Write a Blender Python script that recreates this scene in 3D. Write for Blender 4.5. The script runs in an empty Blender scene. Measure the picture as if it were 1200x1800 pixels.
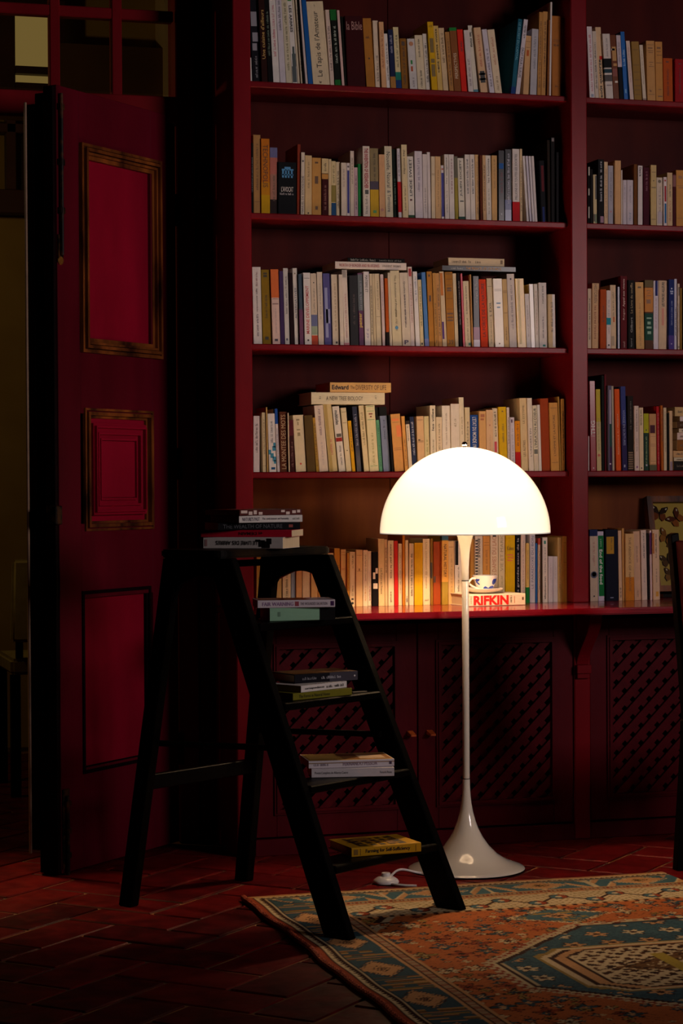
import bpy, bmesh, math, random
import numpy as np
from mathutils import Matrix, Vector, Euler

random.seed(7)
S = bpy.context.scene
COL = S.collection

# ------------------------------------------------------------------ camera, world, lights, exposure
F_PX, W_PX, H_PX = 3750.0, 1200, 1800
CAM = Vector((-1.5463, -6.3020, 1.13))
YAW, PITCH, ROLL = 0.281861, -0.012619, -0.005610

def cam_axes():
    cy, sy = math.cos(YAW), math.sin(YAW)
    f = Vector((sy, cy, 0)); r = Vector((cy, -sy, 0)); u = Vector((0, 0, 1))
    cp, sp = math.cos(PITCH), math.sin(PITCH)
    f2 = cp * f + sp * u; u2 = -sp * f + cp * u
    c, s = math.cos(ROLL), math.sin(ROLL)
    return f2, c * r + s * u2, -s * r + c * u2
FW, RT, UP = cam_axes()
cam_data = bpy.data.cameras.new('camera')
cam_data.sensor_fit = 'VERTICAL'; cam_data.sensor_height = 36.0; cam_data.sensor_width = 24.0
cam_data.lens = 36.0 * F_PX / H_PX
cam_data.clip_start = 0.05
cam = bpy.data.objects.new('camera', cam_data); COL.objects.link(cam)
cam.matrix_world = Matrix(((RT.x, UP.x, -FW.x, CAM.x), (RT.y, UP.y, -FW.y, CAM.y), (RT.z, UP.z, -FW.z, CAM.z), (0, 0, 0, 1)))
S.camera = cam

S.view_settings.view_transform = 'Standard'
S.view_settings.look = 'None'
S.view_settings.gamma = 1.0
S.view_settings.use_curve_mapping = False
S.view_settings.exposure = 0.0
try:
    S.cycles.max_bounces = 6; S.cycles.diffuse_bounces = 3; S.cycles.glossy_bounces = 3
    S.cycles.transparent_max_bounces = 8; S.cycles.use_denoising = True
    S.cycles.sample_clamp_indirect = 4.0
    S.cycles.caustics_reflective = False; S.cycles.caustics_refractive = False
except Exception:
    pass

world = bpy.data.worlds.new('world'); S.world = world
world.use_nodes = True
world.node_tree.nodes['Background'].inputs[0].default_value = (0.6, 0.5, 0.5, 1)
world.node_tree.nodes['Background'].inputs[1].default_value = 0.0008

def lamp(name, kind, loc, power, color, size=0.1, target=None, size_y=None, spread=None):
    d = bpy.data.lights.new(name, kind); d.energy = power; d.color = color
    if kind == 'AREA':
        d.size = size
        if size_y: d.shape = 'RECTANGLE'; d.size_y = size_y
        if spread: d.spread = spread
    else:
        d.shadow_soft_size = size
    o = bpy.data.objects.new(name, d); COL.objects.link(o); o.location = loc
    if target is not None:
        o.rotation_euler = (Vector(target) - Vector(loc)).to_track_quat('-Z', 'Y').to_euler()
    return o

LAMP_XY = (0.541, -0.394)
BULB_POWER, SHADE_EMIT = 23.0, 0.34
WARM = (1.0, 0.66, 0.37)
# a shaded lamp of the next room that throws its light on the floor at the doorway
sp = lamp('doorway_lamp', 'SPOT', (-1.45, 1.0, 2.4), 150.0, (1.0, 0.60, 0.25), 0.06, (-0.86, -0.24, 0.0)); sp.data.spot_size = math.radians(27); sp.data.spot_blend = 0.9
# one soft area light for the room's unseen lamps, off to the right, and the lamp of the next room
lamp('room_light', 'AREA', (2.9, -4.4, 2.1), 15.5, (1.0, 0.83, 0.80), 1.0, (0.30, 0.0, 1.75), spread=math.radians(80))
lamp('next_room_lamp', 'POINT', (-1.35, 1.25, 2.35), 9.0, (1.0, 0.68, 0.32), 0.06)

# ------------------------------------------------------------------ pixel -> point on a real plane
def ray(px, py):
    return FW + RT * ((px - W_PX / 2) / F_PX) - UP * ((py - H_PX / 2) / F_PX)
def at_y(px, py, y):
    d = ray(px, py); return CAM + d * ((y - CAM.y) / d.y)
def at_z(px, py, z):
    d = ray(px, py); return CAM + d * ((z - CAM.z) / d.z)
def at_depth(px, dep):
    return CAM + (FW + RT * ((px - W_PX / 2) / F_PX)) * dep

def srgb(h, a=1.0):
    if isinstance(h, str):
        h = h.lstrip('#'); c = [int(h[i:i + 2], 16) / 255 for i in (0, 2, 4)]
        c = [x / 12.92 if x <= 0.04045 else ((x + 0.055) / 1.055) ** 2.4 for x in c]
        return (*c, a)
    return (*h, a)

# ------------------------------------------------------------------ materials
def new_mat(name):
    m = bpy.data.materials.new(name); m.use_nodes = True
    nt = m.node_tree; b = nt.nodes['Principled BSDF']
    return m, nt, b

def noise_mat(name, c1, c2, rough=0.5, scale=8.0, detail=4.0, stretch=(1, 1, 1), bump=0.0, bump_scale=60.0, coat=0.0, spec=0.5, coords='Object', contrast=(0.35, 0.65), metallic=0.0):
    m, nt, b = new_mat(name)
    tc = nt.nodes.new('ShaderNodeTexCoord'); mp = nt.nodes.new('ShaderNodeMapping')
    mp.inputs['Scale'].default_value = stretch
    nt.links.new(tc.outputs[coords], mp.inputs[0])
    n = nt.nodes.new('ShaderNodeTexNoise'); n.inputs['Scale'].default_value = scale; n.inputs['Detail'].default_value = detail
    nt.links.new(mp.outputs[0], n.inputs['Vector'])
    cr = nt.nodes.new('ShaderNodeValToRGB')
    cr.color_ramp.elements[0].position = contrast[0]; cr.color_ramp.elements[1].position = contrast[1]
    cr.color_ramp.elements[0].color = srgb(c1); cr.color_ramp.elements[1].color = srgb(c2)
    nt.links.new(n.outputs['Fac'], cr.inputs[0]); nt.links.new(cr.outputs[0], b.inputs['Base Color'])
    b.inputs['Roughness'].default_value = rough; b.inputs['Specular IOR Level'].default_value = spec
    b.inputs['Coat Weight'].default_value = coat; b.inputs['Metallic'].default_value = metallic
    if bump:
        n2 = nt.nodes.new('ShaderNodeTexNoise'); n2.inputs['Scale'].default_value = bump_scale
        nt.links.new(mp.outputs[0], n2.inputs['Vector'])
        bp = nt.nodes.new('ShaderNodeBump'); bp.inputs['Strength'].default_value = bump; bp.inputs['Distance'].default_value = 0.004
        nt.links.new(n2.outputs['Fac'], bp.inputs['Height']); nt.links.new(bp.outputs[0], b.inputs['Normal'])
    return m

def object_color_mat(name, rough=0.5, coat=0.0, spec=0.35, grain=0.12):
    """colour comes from the object's own colour, with a little paper grain and handling wear"""
    m, nt, b = new_mat(name)
    oi = nt.nodes.new('ShaderNodeObjectInfo'); tc = nt.nodes.new('ShaderNodeTexCoord')
    mp = nt.nodes.new('ShaderNodeMapping'); mp.inputs['Scale'].default_value = (3, 3, 1)
    nt.links.new(tc.outputs['Object'], mp.inputs[0])
    n = nt.nodes.new('ShaderNodeTexNoise'); n.inputs['Scale'].default_value = 45; n.inputs['Detail'].default_value = 5
    nt.links.new(mp.outputs[0], n.inputs['Vector'])
    mr = nt.nodes.new('ShaderNodeMapRange'); mr.inputs['From Min'].default_value = 0.3; mr.inputs['From Max'].default_value = 0.7
    mr.inputs['To Min'].default_value = 1 - grain; mr.inputs['To Max'].default_value = 1.0
    nt.links.new(n.outputs['Fac'], mr.inputs['Value'])
    mx = nt.nodes.new('ShaderNodeMix'); mx.data_type = 'RGBA'; mx.blend_type = 'MULTIPLY'; mx.inputs['Factor'].default_value = 1.0
    nt.links.new(oi.outputs['Color'], mx.inputs['A']); nt.links.new(mr.outputs[0], mx.inputs['B'])
    nt.links.new(mx.outputs['Result'], b.inputs['Base Color'])
    b.inputs['Roughness'].default_value = rough; b.inputs['Specular IOR Level'].default_value = spec
    b.inputs['Coat Weight'].default_value = coat; b.inputs['Coat Roughness'].default_value = 0.16
    return m

M = {}
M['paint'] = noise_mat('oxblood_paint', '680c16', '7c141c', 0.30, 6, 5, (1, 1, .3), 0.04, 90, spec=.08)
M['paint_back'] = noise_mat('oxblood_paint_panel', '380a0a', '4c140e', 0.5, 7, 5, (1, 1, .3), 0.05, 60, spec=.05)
M['paint_cabinet'] = noise_mat('darker_oxblood_paint', '480612', '580a16', 0.45, 6, 5, (1, 1, .3), 0.12, 90, spec=.08)  # darker red for the cabinet doors, slats and plinth
M['back_brown'] = noise_mat('brown_back_board', '5c2810', '7e4218', 0.5, 9, 6, (1, 1, .12), 0.08, 60, spec=.06)  # lighter, browner colour for the back panels just above the counter
M['counter'] = noise_mat('oxblood_gloss_counter', '7c0a1c', '8c0e20', 0.22, 5, 4, (.4, 1, 1), 0.08, 40, coat=0.35)
M['door'] = noise_mat('worn_crimson_door', '480514', '5e0a1e', 0.5, 4, 6, (1, 1, .25), 0.12, 40, spec=.05)
M['door_panel'] = noise_mat('crimson_panel', '780620', '8c0a28', 0.55, 5, 6, (1, 1, .4), 0.1, 40, spec=.05)
M['gilt_wood'] = noise_mat('worn_brown_moulding', '2c1006', '86481c', 0.45, 14, 6, (1, 1, .3), 0.3, 60, spec=.15)
M['edge_pale'] = noise_mat('pale_worn_edge', '806450', '98785e', 0.6, 20, 3)
M['dark_gap'] = noise_mat('dark_wood', '0c0304', '160507', 0.6, 20, 3, spec=.05)
M['black_wood'] = noise_mat('black_stained_wood', '030202', '070403', 0.45, 10, 5, (1, 1, .2), 0.2, 50, spec=.05)
M['worn_wood'] = noise_mat('rubbed_black_wood', '0a0604', '33220f', 0.5, 16, 6, (.5, .5, .5), 0.25, 60, contrast=(.5, .8), spec=.08)
M['tile'] = None
M['grout'] = noise_mat('sandy_grout', '2c1208', '9a6428', 0.85, 7, 8, (1, 1, 1), 0.4, 120, contrast=(.42, .72))
M['enamel'] = noise_mat('ivory_enamel', 'f4ebda', 'f8f0e0', 0.12, 3, 1, coat=0.5)
M['plastic'] = noise_mat('white_plastic', 'e8e4e0', 'efeae6', 0.3, 3, 1)
M['chrome'] = noise_mat('chrome', 'b0b0b0', 'd0d0d0', 0.08, 3, 1, metallic=1.0)
M['brass'] = noise_mat('dull_brass', '8a5a22', 'b87c34', 0.35, 30, 3, metallic=0.6)
M['iron'] = noise_mat('blackened_brass', '0c0604', '5a3414', 0.5, 40, 6, metallic=0.0, spec=.15, contrast=(.45, .8))
M['amber_wood'] = noise_mat('amber_wood', 'a8481a', 'c8622a', 0.3, 30, 4)
M['pages'] = noise_mat('page_edges', 'cdb48a', 'e0cba6', 0.8, 6, 3, (1, 220, 1), 0.0)
M['cover'] = object_color_mat('printed_card', 0.55, 0.0, spec=.07)
M['gloss'] = object_color_mat('laminated_card', 0.3, 0.22, spec=.1, grain=0.06)
M['ink'] = object_color_mat('printing_ink', 0.5, 0.0, grain=0.0)
M['olive_wall'] = noise_mat('olive_plaster', '9a7c34', 'a88a40', 0.8, 4, 4)
M['pale_trim'] = noise_mat('pale_trim', 'd8c090', 'e0c898', 0.7, 4, 3)
M['lintel'] = noise_mat('brown_lintel', '5c3c1a', '684620', 0.7, 4, 3)
M['brown_frame'] = noise_mat('brown_joinery', '3c1c0c', '4a2410', 0.6, 8, 4)
M['room_wall'] = noise_mat('dim_wall', '3a0a10', '460e14', 0.8, 3, 3)
M['ceiling'] = noise_mat('dim_ceiling', '2c1812', '341c14', 0.9, 3, 3)
M['leather'] = noise_mat('maroon_leather', '3c0a10', '50101a', 0.5, 20, 4, spec=.1, bump=0.3, bump_scale=80)
M['mount_board'] = noise_mat('ochre_mount_board', 'b89a48', 'c8aa58', 0.85, 5, 3)
M['pale_fabric'] = noise_mat('pale_olive_fabric', '8a7a3a', '9a8a48', 0.8, 20, 3)

def tile_mat():
    m, nt, b = new_mat('waxed_terracotta')
    oi = nt.nodes.new('ShaderNodeObjectInfo'); tc = nt.nodes.new('ShaderNodeTexCoord')
    n = nt.nodes.new('ShaderNodeTexNoise'); n.inputs['Scale'].default_value = 14; n.inputs['Detail'].default_value = 6
    ad = nt.nodes.new('ShaderNodeVectorMath'); ad.operation = 'ADD'
    nt.links.new(tc.outputs['Object'], ad.inputs[0]); nt.links.new(oi.outputs['Location'], ad.inputs[1])
    nt.links.new(ad.outputs[0], n.inputs['Vector'])
    cr = nt.nodes.new('ShaderNodeValToRGB')
    cr.color_ramp.elements[0].color = srgb('38060a'); cr.color_ramp.elements[1].color = srgb('620f10')
    cr.color_ramp.elements[0].position = .3; cr.color_ramp.elements[1].position = .75
    mth = nt.nodes.new('ShaderNodeMath'); mth.operation = 'MULTIPLY_ADD'; mth.inputs[1].default_value = 0.35
    nt.links.new(oi.outputs['Random'], mth.inputs[0])
    sub = nt.nodes.new('ShaderNodeMath'); sub.operation = 'SUBTRACT'; sub.inputs[1].default_value = 0.17
    nt.links.new(n.outputs['Fac'], sub.inputs[0]); nt.links.new(sub.outputs[0], mth.inputs[2])
    nt.links.new(mth.outputs[0], cr.inputs[0]); nt.links.new(cr.outputs[0], b.inputs['Base Color'])
    n2 = nt.nodes.new('ShaderNodeTexNoise'); n2.inputs['Scale'].default_value = 22; nt.links.new(ad.outputs[0], n2.inputs['Vector'])
    mr = nt.nodes.new('ShaderNodeMapRange'); mr.inputs['To Min'].default_value = 0.3; mr.inputs['To Max'].default_value = 0.6
    nt.links.new(n2.outputs['Fac'], mr.inputs['Value']); nt.links.new(mr.outputs[0], b.inputs['Roughness'])
    bp = nt.nodes.new('ShaderNodeBump'); bp.inputs['Strength'].default_value = 0.25; bp.inputs['Distance'].default_value = 0.004
    nt.links.new(n2.outputs['Fac'], bp.inputs['Height']); nt.links.new(bp.outputs[0], b.inputs['Normal'])
    b.inputs['Specular IOR Level'].default_value = 0.06
    return m
M['tile'] = tile_mat()

def glass_mat():
    m = bpy.data.materials.new('old_window_glass'); m.use_nodes = True; nt = m.node_tree; nt.nodes.clear()
    o = nt.nodes.new('ShaderNodeOutputMaterial'); mix = nt.nodes.new('ShaderNodeMixShader')
    t = nt.nodes.new('ShaderNodeBsdfTransparent'); t.inputs[0].default_value = (.93, .93, .88, 1)
    g = nt.nodes.new('ShaderNodeBsdfGlossy'); g.inputs['Roughness'].default_value = 0.06
    fr = nt.nodes.new('ShaderNodeFresnel'); fr.inputs[0].default_value = 1.45
    nt.links.new(fr.outputs[0], mix.inputs[0]); nt.links.new(t.outputs[0], mix.inputs[1]); nt.links.new(g.outputs[0], mix.inputs[2])
    nt.links.new(mix.outputs[0], o.inputs[0])
    return m
M['glass'] = glass_mat()

def shade_mat():
    m = bpy.data.materials.new('opal_acrylic_lit'); m.use_nodes = True; nt = m.node_tree; nt.nodes.clear()
    o = nt.nodes.new('ShaderNodeOutputMaterial')
    d = nt.nodes.new('ShaderNodeBsdfDiffuse'); d.inputs[0].default_value = (.85, .82, .76, 1)
    t = nt.nodes.new('ShaderNodeBsdfTranslucent'); t.inputs[0].default_value = (.85, .85, .85, 1)
    e = nt.nodes.new('ShaderNodeEmission'); e.inputs[0].default_value = (1.0, 0.88, 0.76, 1); e.inputs[1].default_value = SHADE_EMIT
    g = nt.nodes.new('ShaderNodeBsdfGlossy'); g.inputs['Roughness'].default_value = 0.05
    fr = nt.nodes.new('ShaderNodeFresnel'); fr.inputs[0].default_value = 1.45
    m1 = nt.nodes.new('ShaderNodeMixShader'); m1.inputs[0].default_value = 0.265
    nt.links.new(d.outputs[0], m1.inputs[1]); nt.links.new(t.outputs[0], m1.inputs[2])
    a = nt.nodes.new('ShaderNodeAddShader'); nt.links.new(m1.outputs[0], a.inputs[0]); nt.links.new(e.outputs[0], a.inputs[1])
    m2 = nt.nodes.new('ShaderNodeMixShader'); nt.links.new(fr.outputs[0], m2.inputs[0]); nt.links.new(a.outputs[0], m2.inputs[1]); nt.links.new(g.outputs[0], m2.inputs[2])
    nt.links.new(m2.outputs[0], o.inputs[0])
    return m
M['shade'] = shade_mat()

def lit_pane_mat():
    m = bpy.data.materials.new('lit_pane'); m.use_nodes = True; nt = m.node_tree; nt.nodes.clear()
    o = nt.nodes.new('ShaderNodeOutputMaterial'); e = nt.nodes.new('ShaderNodeEmission')
    e.inputs[0].default_value = (1.0, 0.66, 0.2, 1); e.inputs[1].default_value = 0.17
    nt.links.new(e.outputs[0], o.inputs[0]); return m
M['lit_pane'] = lit_pane_mat()

def china_mat():
    m, nt, b = new_mat('blue_and_white_china')
    tc = nt.nodes.new('ShaderNodeTexCoord')
    v = nt.nodes.new('ShaderNodeTexVoronoi'); v.inputs['Scale'].default_value = 42; nt.links.new(tc.outputs['Object'], v.inputs['Vector'])
    n = nt.nodes.new('ShaderNodeTexNoise'); n.inputs['Scale'].default_value = 28; n.inputs['Detail'].default_value = 1; nt.links.new(tc.outputs['Object'], n.inputs['Vector'])
    lt = nt.nodes.new('ShaderNodeMath'); lt.operation = 'LESS_THAN'; lt.inputs[1].default_value = 0.6; nt.links.new(v.outputs['Distance'], lt.inputs[0])
    gt = nt.nodes.new('ShaderNodeMath'); gt.operation = 'GREATER_THAN'; gt.inputs[1].default_value = 0.46; nt.links.new(n.outputs['Fac'], gt.inputs[0])
    sp = nt.nodes.new('ShaderNodeSeparateXYZ'); nt.links.new(tc.outputs['Object'], sp.inputs[0])
    z1 = nt.nodes.new('ShaderNodeMath'); z1.operation = 'LESS_THAN'; z1.inputs[1].default_value = 0.043; nt.links.new(sp.outputs['Z'], z1.inputs[0])
    mu = nt.nodes.new('ShaderNodeMath'); mu.operation = 'MULTIPLY'; nt.links.new(lt.outputs[0], mu.inputs[0]); nt.links.new(gt.outputs[0], mu.inputs[1])
    mu2 = nt.nodes.new('ShaderNodeMath'); mu2.operation = 'MULTIPLY'; nt.links.new(mu.outputs[0], mu2.inputs[0]); nt.links.new(z1.outputs[0], mu2.inputs[1])
    cr = nt.nodes.new('ShaderNodeValToRGB'); cr.color_ramp.elements[0].color = srgb('1a2a9a'); cr.color_ramp.elements[1].color = srgb('3c62c8')
    nt.links.new(v.outputs['Distance'], cr.inputs[0])
    mx = nt.nodes.new('ShaderNodeMix'); mx.data_type = 'RGBA'; mx.inputs['A'].default_value = srgb('f0ebe4')
    nt.links.new(mu2.outputs[0], mx.inputs['Factor']); nt.links.new(cr.outputs[0], mx.inputs['B'])
    nt.links.new(mx.outputs['Result'], b.inputs['Base Color']); b.inputs['Roughness'].default_value = 0.12
    return m
M['china'] = china_mat()
M['china_plain'] = noise_mat('plain_china', 'efe2d6', 'f4e8dc', 0.15, 3, 1)

# ------------------------------------------------------------------ mesh helpers
def link(name, me, mat=None, parent=None, loc=(0, 0, 0), rot=(0, 0, 0)):
    o = bpy.data.objects.new(name, me); COL.objects.link(o)
    if mat is not None and len(me.materials) == 0: me.materials.append(mat)
    o.location = loc; o.rotation_euler = rot
    if parent is not None: o.parent = parent
    return o

def tag(o, label=None, cat=None, group=None, kind=None):
    if label: o['label'] = label
    if cat: o['category'] = cat
    if group: o['group'] = group
    if kind: o['kind'] = kind
    return o

def empty(name, loc=(0, 0, 0), rot=(0, 0, 0), label=None, cat=None, group=None, kind=None, parent=None):
    o = bpy.data.objects.new(name, None); COL.objects.link(o); o.location = loc; o.rotation_euler = rot
    o.empty_display_size = 0.05
    if parent is not None: o.parent = parent
    return tag(o, label, cat, group, kind)

class MB:
    def __init__(s): s.v = []; s.f = []
    def add(s, vs, fs):
        n = len(s.v); s.v += [tuple(x) for x in vs]; s.f += [tuple(i + n for i in f) for f in fs]; return s
    def box(s, x0, x1, y0, y1, z0, z1, mat=None):
        vs = [(x0, y0, z0), (x1, y0, z0), (x1, y1, z0), (x0, y1, z0), (x0, y0, z1), (x1, y0, z1), (x1, y1, z1), (x0, y1, z1)]
        if mat is not None: vs = [mat @ Vector(q) for q in vs]
        return s.add(vs, [(3, 2, 1, 0), (4, 5, 6, 7), (0, 1, 5, 4), (1, 2, 6, 5), (2, 3, 7, 6), (3, 0, 4, 7)])
    def prism(s, a, b, mat=None):
        """loft between two polygons with the same number of points"""
        n = len(a); vs = list(a) + list(b)
        if mat is not None: vs = [mat @ Vector(q) for q in vs]
        fs = [tuple(range(n - 1, -1, -1)), tuple(range(n, 2 * n))] + [(i, (i + 1) % n, n + (i + 1) % n, n + i) for i in range(n)]
        return s.add(vs, fs)
    def lathe(s, prof, seg=48, close=False):
        n = len(prof); vs = []
        for k in range(seg):
            a = 2 * math.pi * k / seg
            for r, z in prof: vs.append((r * math.cos(a), r * math.sin(a), z))
        fs = []
        m = n if close else n - 1
        for k in range(seg):
            k2 = (k + 1) % seg
            for i in range(m):
                j = (i + 1) % n
                fs.append((k * n + i, k2 * n + i, k2 * n + j, k * n + j))
        return s.add(vs, fs)
    def tube(s, pts, r, seg=8):
        pts = [Vector(p) for p in pts]; n = len(pts); vs = []
        rr = r if isinstance(r, (list, tuple)) else [r] * n
        for i, p in enumerate(pts):
            t = (pts[min(i + 1, n - 1)] - pts[max(i - 1, 0)]).normalized()
            a = t.cross(Vector((0, 0, 1)));  a = a if a.length > 1e-4 else t.cross(Vector((1, 0, 0)))
            a.normalize(); b = t.cross(a)
            for k in range(seg):
                w = 2 * math.pi * k / seg
                vs.append(p + (a * math.cos(w) + b * math.sin(w)) * rr[i])
        fs = [(i * seg + k, i * seg + (k + 1) % seg, (i + 1) * seg + (k + 1) % seg, (i + 1) * seg + k) for i in range(n - 1) for k in range(seg)]
        fs += [tuple(range(seg))[::-1], tuple(range((n - 1) * seg, n * seg))]
        return s.add(vs, fs)
    def mesh(s, name='mesh', smooth=False, bevel=0.0, segs=1, weld=False):
        me = bpy.data.meshes.new(name); me.from_pydata(s.v, [], s.f)
        bm = bmesh.new(); bm.from_mesh(me)
        if weld: bmesh.ops.remove_doubles(bm, verts=bm.verts, dist=1e-5)
        bmesh.ops.recalc_face_normals(bm, faces=bm.faces)
        if bevel > 0:
            bmesh.ops.bevel(bm, geom=[e for e in bm.edges if len(e.link_faces) == 2 and e.calc_face_angle(0) > 0.5], offset=bevel, segments=segs, affect='EDGES', clamp_overlap=True)
        if smooth:
            for f in bm.faces: f.smooth = True
        bm.to_mesh(me); bm.free()
        if smooth:
            try: me.set_sharp_from_angle(angle=math.radians(40))
            except Exception: pass
        return me
    def obj(s, name, mat, parent=None, loc=(0, 0, 0), rot=(0, 0, 0), smooth=False, bevel=0.0, segs=1, weld=False):
        return link(name, s.mesh(name, smooth, bevel, segs, weld), mat, parent, loc, rot)

# ------------------------------------------------------------------ room shell
WALL_Y = 0.30
def struct(o): o['kind'] = 'structure'; return o
floor = struct(MB().box(-3.6, 4.2, -8.0, 4.2, -0.12, -0.004).obj('floor', M['grout']))
# herringbone of 2:1 tiles laid at 45 degrees
TW, TL, GAP = 0.158, 0.316, 0.010
tile_me = MB().box(-TW / 2 + GAP / 2, TW / 2 - GAP / 2, -TL / 2 + GAP / 2, TL / 2 - GAP / 2, -0.012, 0.0).mesh('tile', bevel=0.003)
tile_me.materials.append(M['tile'])
tiles = []
ca, sa = math.cos(math.radians(45)), math.sin(math.radians(45))
OX, OY = 0.087, 0.03
cand = []
for k in range(-70, 71):
    for q in range(-24, 25):
        x, y = k + 4 * q, k
        cand.append((x + 1.0, y + 0.5, 1))     # lies along x: covers [x,x+2]x[y,y+1]
        cand.append((x + 2.5, y + 0.0, 0))     # stands along y: covers [x+2,x+3]x[y-1,y+1]
for (lx, ly, along) in cand:
    X, Y = lx * TW, ly * TW
    wx, wy = X * ca - Y * sa + OX, X * sa + Y * ca + OY
    if not (-3.4 < wx < 3.4 and -7.6 < wy < 2.85): continue
    if WALL_Y - .02 < wy < WALL_Y + .16 and not -1.55 < wx < -.17: continue
    if wx > 0.12 and -2.6 < wy < -0.92: continue               # wholly under the rug
    tiles.append((wx, wy, along))
tiles.sort(key=lambda t: math.hypot(t[0] - .2, t[1] + .75))
for (wx, wy, along) in tiles[:290]:
    t = link('tile', tile_me, None, floor, (wx, wy, random.uniform(-0.0012, 0.0008)), (random.uniform(-.004, .004), random.uniform(-.004, .004), math.radians(45 + (90 if along else 0)) + random.uniform(-.006, .006)))
rest = MB()
for (wx, wy, along) in tiles[290:]:
    rest.box(-TW / 2 + GAP / 2, TW / 2 - GAP / 2, -TL / 2 + GAP / 2, TL / 2 - GAP / 2, -0.012, random.uniform(-.001, .0006), Matrix.Translation((wx, wy, 0)) @ Matrix.Rotation(math.radians(45 + (90 if along else 0)), 4, 'Z'))
rest.obj('tile', M['tile'], floor)['kind'] = 'stuff'

wb = MB()
wb.box(-0.10, 3.6, WALL_Y, WALL_Y + 0.14, -0.1, 4.0); wb.box(-3.6, -1.62, WALL_Y, WALL_Y + 0.14, -0.1, 4.0); wb.box(-1.62, -0.10, WALL_Y, WALL_Y + 0.14, 3.02, 4.0)
struct(wb.obj('wall_back', M['room_wall']))
struct(MB().box(-3.7, -3.6, -8.0, 4.3, -0.1, 4.0).obj('wall_left', M['room_wall']))
struct(MB().box(3.6, 3.7, -8.0, 4.3, -0.1, 4.0).obj('wall_right', M['room_wall']))
struct(MB().box(-3.6, 3.6, -8.1, -8.0, -0.1, 4.0).obj('wall_front', M['room_wall']))
struct(MB().box(-3.6, 3.6, 3.0, 3.1, -0.1, 4.0).obj('wall_far', M['olive_wall']))
struct(MB().box(-3.7, 3.7, -8.1, 4.3, 4.0, 4.1).obj('ceiling', M['ceiling']))
# door casing and transom light over the doorway
cas = MB().box(-0.165, -0.10, WALL_Y + 0.022, WALL_Y + 0.14, 0, 3.02).box(-1.62, -1.555, WALL_Y - 0.015, WALL_Y + 0.14, 0, 3.02)
struct(cas.obj('trim_1', M['paint'], bevel=0.004))
win = struct(empty('window_1', (0, WALL_Y, 0)))
fr = MB().box(-1.555, -0.165, -0.02, 0.06, 2.268, 2.350)                # transom rail over the door
fr.box(-1.555, -0.165, -0.005, 0.05, 2.975, 3.02)
XS = [-0.165, -0.355, -0.549, -0.735, -0.925, -1.115, -1.305, -1.555]
for i, x in enumerate(XS):
    w = 0.016 if 0 < i < len(XS) - 1 else 0.012
    if 0 < i < len(XS) - 1: fr.box(x - w, x + w, 0.0, 0.045, 2.350, 2.975)
ZS = [2.350, 2.605, 2.84]
for z in ZS[1:]:
    for i in range(len(XS) - 1): fr.box(XS[i + 1] + .010, XS[i] - .010, 0.003, 0.042, z - 0.017, z + 0.017)
fr.obj('window_frame', M['paint'], win, bevel=0.003)
zz = [2.350, 2.605, 2.84, 2.975]
for i in range(len(XS) - 1):
    for j in range(3):
        MB().box(XS[i + 1] + .014, XS[i] - .014, 0.020, 0.024, zz[j] + .012, zz[j + 1] - .012).obj('pane', M['glass'], win)

# glazed inner window of the next room, seen through the doorway and the transom
FY = 2.90
w2 = struct(empty('window_2', (0, FY, 0)))
def fx(px, py): p = at_y(px, py, FY); return p.x, p.z
f2 = MB()
xa, zt = fx(-560, 150); xb, zb = fx(62, 378)
f2.box(xa, xb, -0.05, 0.04, zb, zb + 0.10)
zr = fx(20, 228)[1]; zp = fx(20, 205)[1]
f2.box(xa, xb, -0.05, 0.04, zr - 0.02, zr + 0.02); f2.box(xa, xb, -0.05, 0.04, zp + .02, zp + .10)
for px in (-545, -420, -290, -160, -40, 18, 48):
    x = fx(px, 280)[0]; f2.box(x - .02, x + .02, -0.05, 0.04, zb + .10, zp + .02)
f2.obj('window_frame', M['brown_frame'], w2, bevel=0.003)
for a, b in ((-541, -424), (-416, -294), (-286, -164), (-156, -44), (-36, 14), (22, 44)):
    MB().box(fx(a, 280)[0], fx(b, 280)[0], 0.0, 0.006, zb + .10, zp + .02).obj('pane', M['glass'], w2)
# lit fanlight and dark lintel further up on the same wall
w3 = struct(empty('window_3', (0, FY, 0)))
xl, zl1 = fx(16, 20); xr, zl0 = fx(92, 152)
zm1 = fx(50, 120)[1]; zm0 = fx(50, 133)[1]
xi0, xi1 = fx(24, 80)[0], fx(89, 80)[0]; zi1 = fx(50, 27)[1]; zi0 = fx(50, 149)[1]
f3 = MB().box(xl - .06, xi0, -.05, .04, zi0 - .05, zi1 + .06).box(xi1, xr + .05, -.05, .04, zi0 - .05, zi1 + .06)
f3.box(xi0, xi1, -.05, .04, zi1, zi1 + .06).box(xi0, xi1, -.05, .04, zm0, zm1).box(xi0, xi1, -.05, .04, zi0 - .05, zi0)
f3.obj('window_frame', M['brown_frame'], w3, bevel=0.002)
MB().box(xi0, xi1, 0.0, .006, zm1, zi1).obj('lit_pane', M['lit_pane'], w3)
MB().box(xi0, xi1, 0.0, .006, zi0, zm0).obj('lit_pane', M['lit_pane'], w3)
x0, z0 = fx(100, 175); x1, z1 = fx(290, 82)
struct(MB().box(x0, x1, FY - .06, FY + .1, z0 - .15, z1 - .02).obj('trim_2', M['lintel']))
x0, _ = fx(281, 80); x1, _ = fx(299, 80)
struct(MB().box(x0, x1, FY - .10, FY + .1, 0, 3.6).obj('trim_3', M['pale_trim']))

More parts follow.
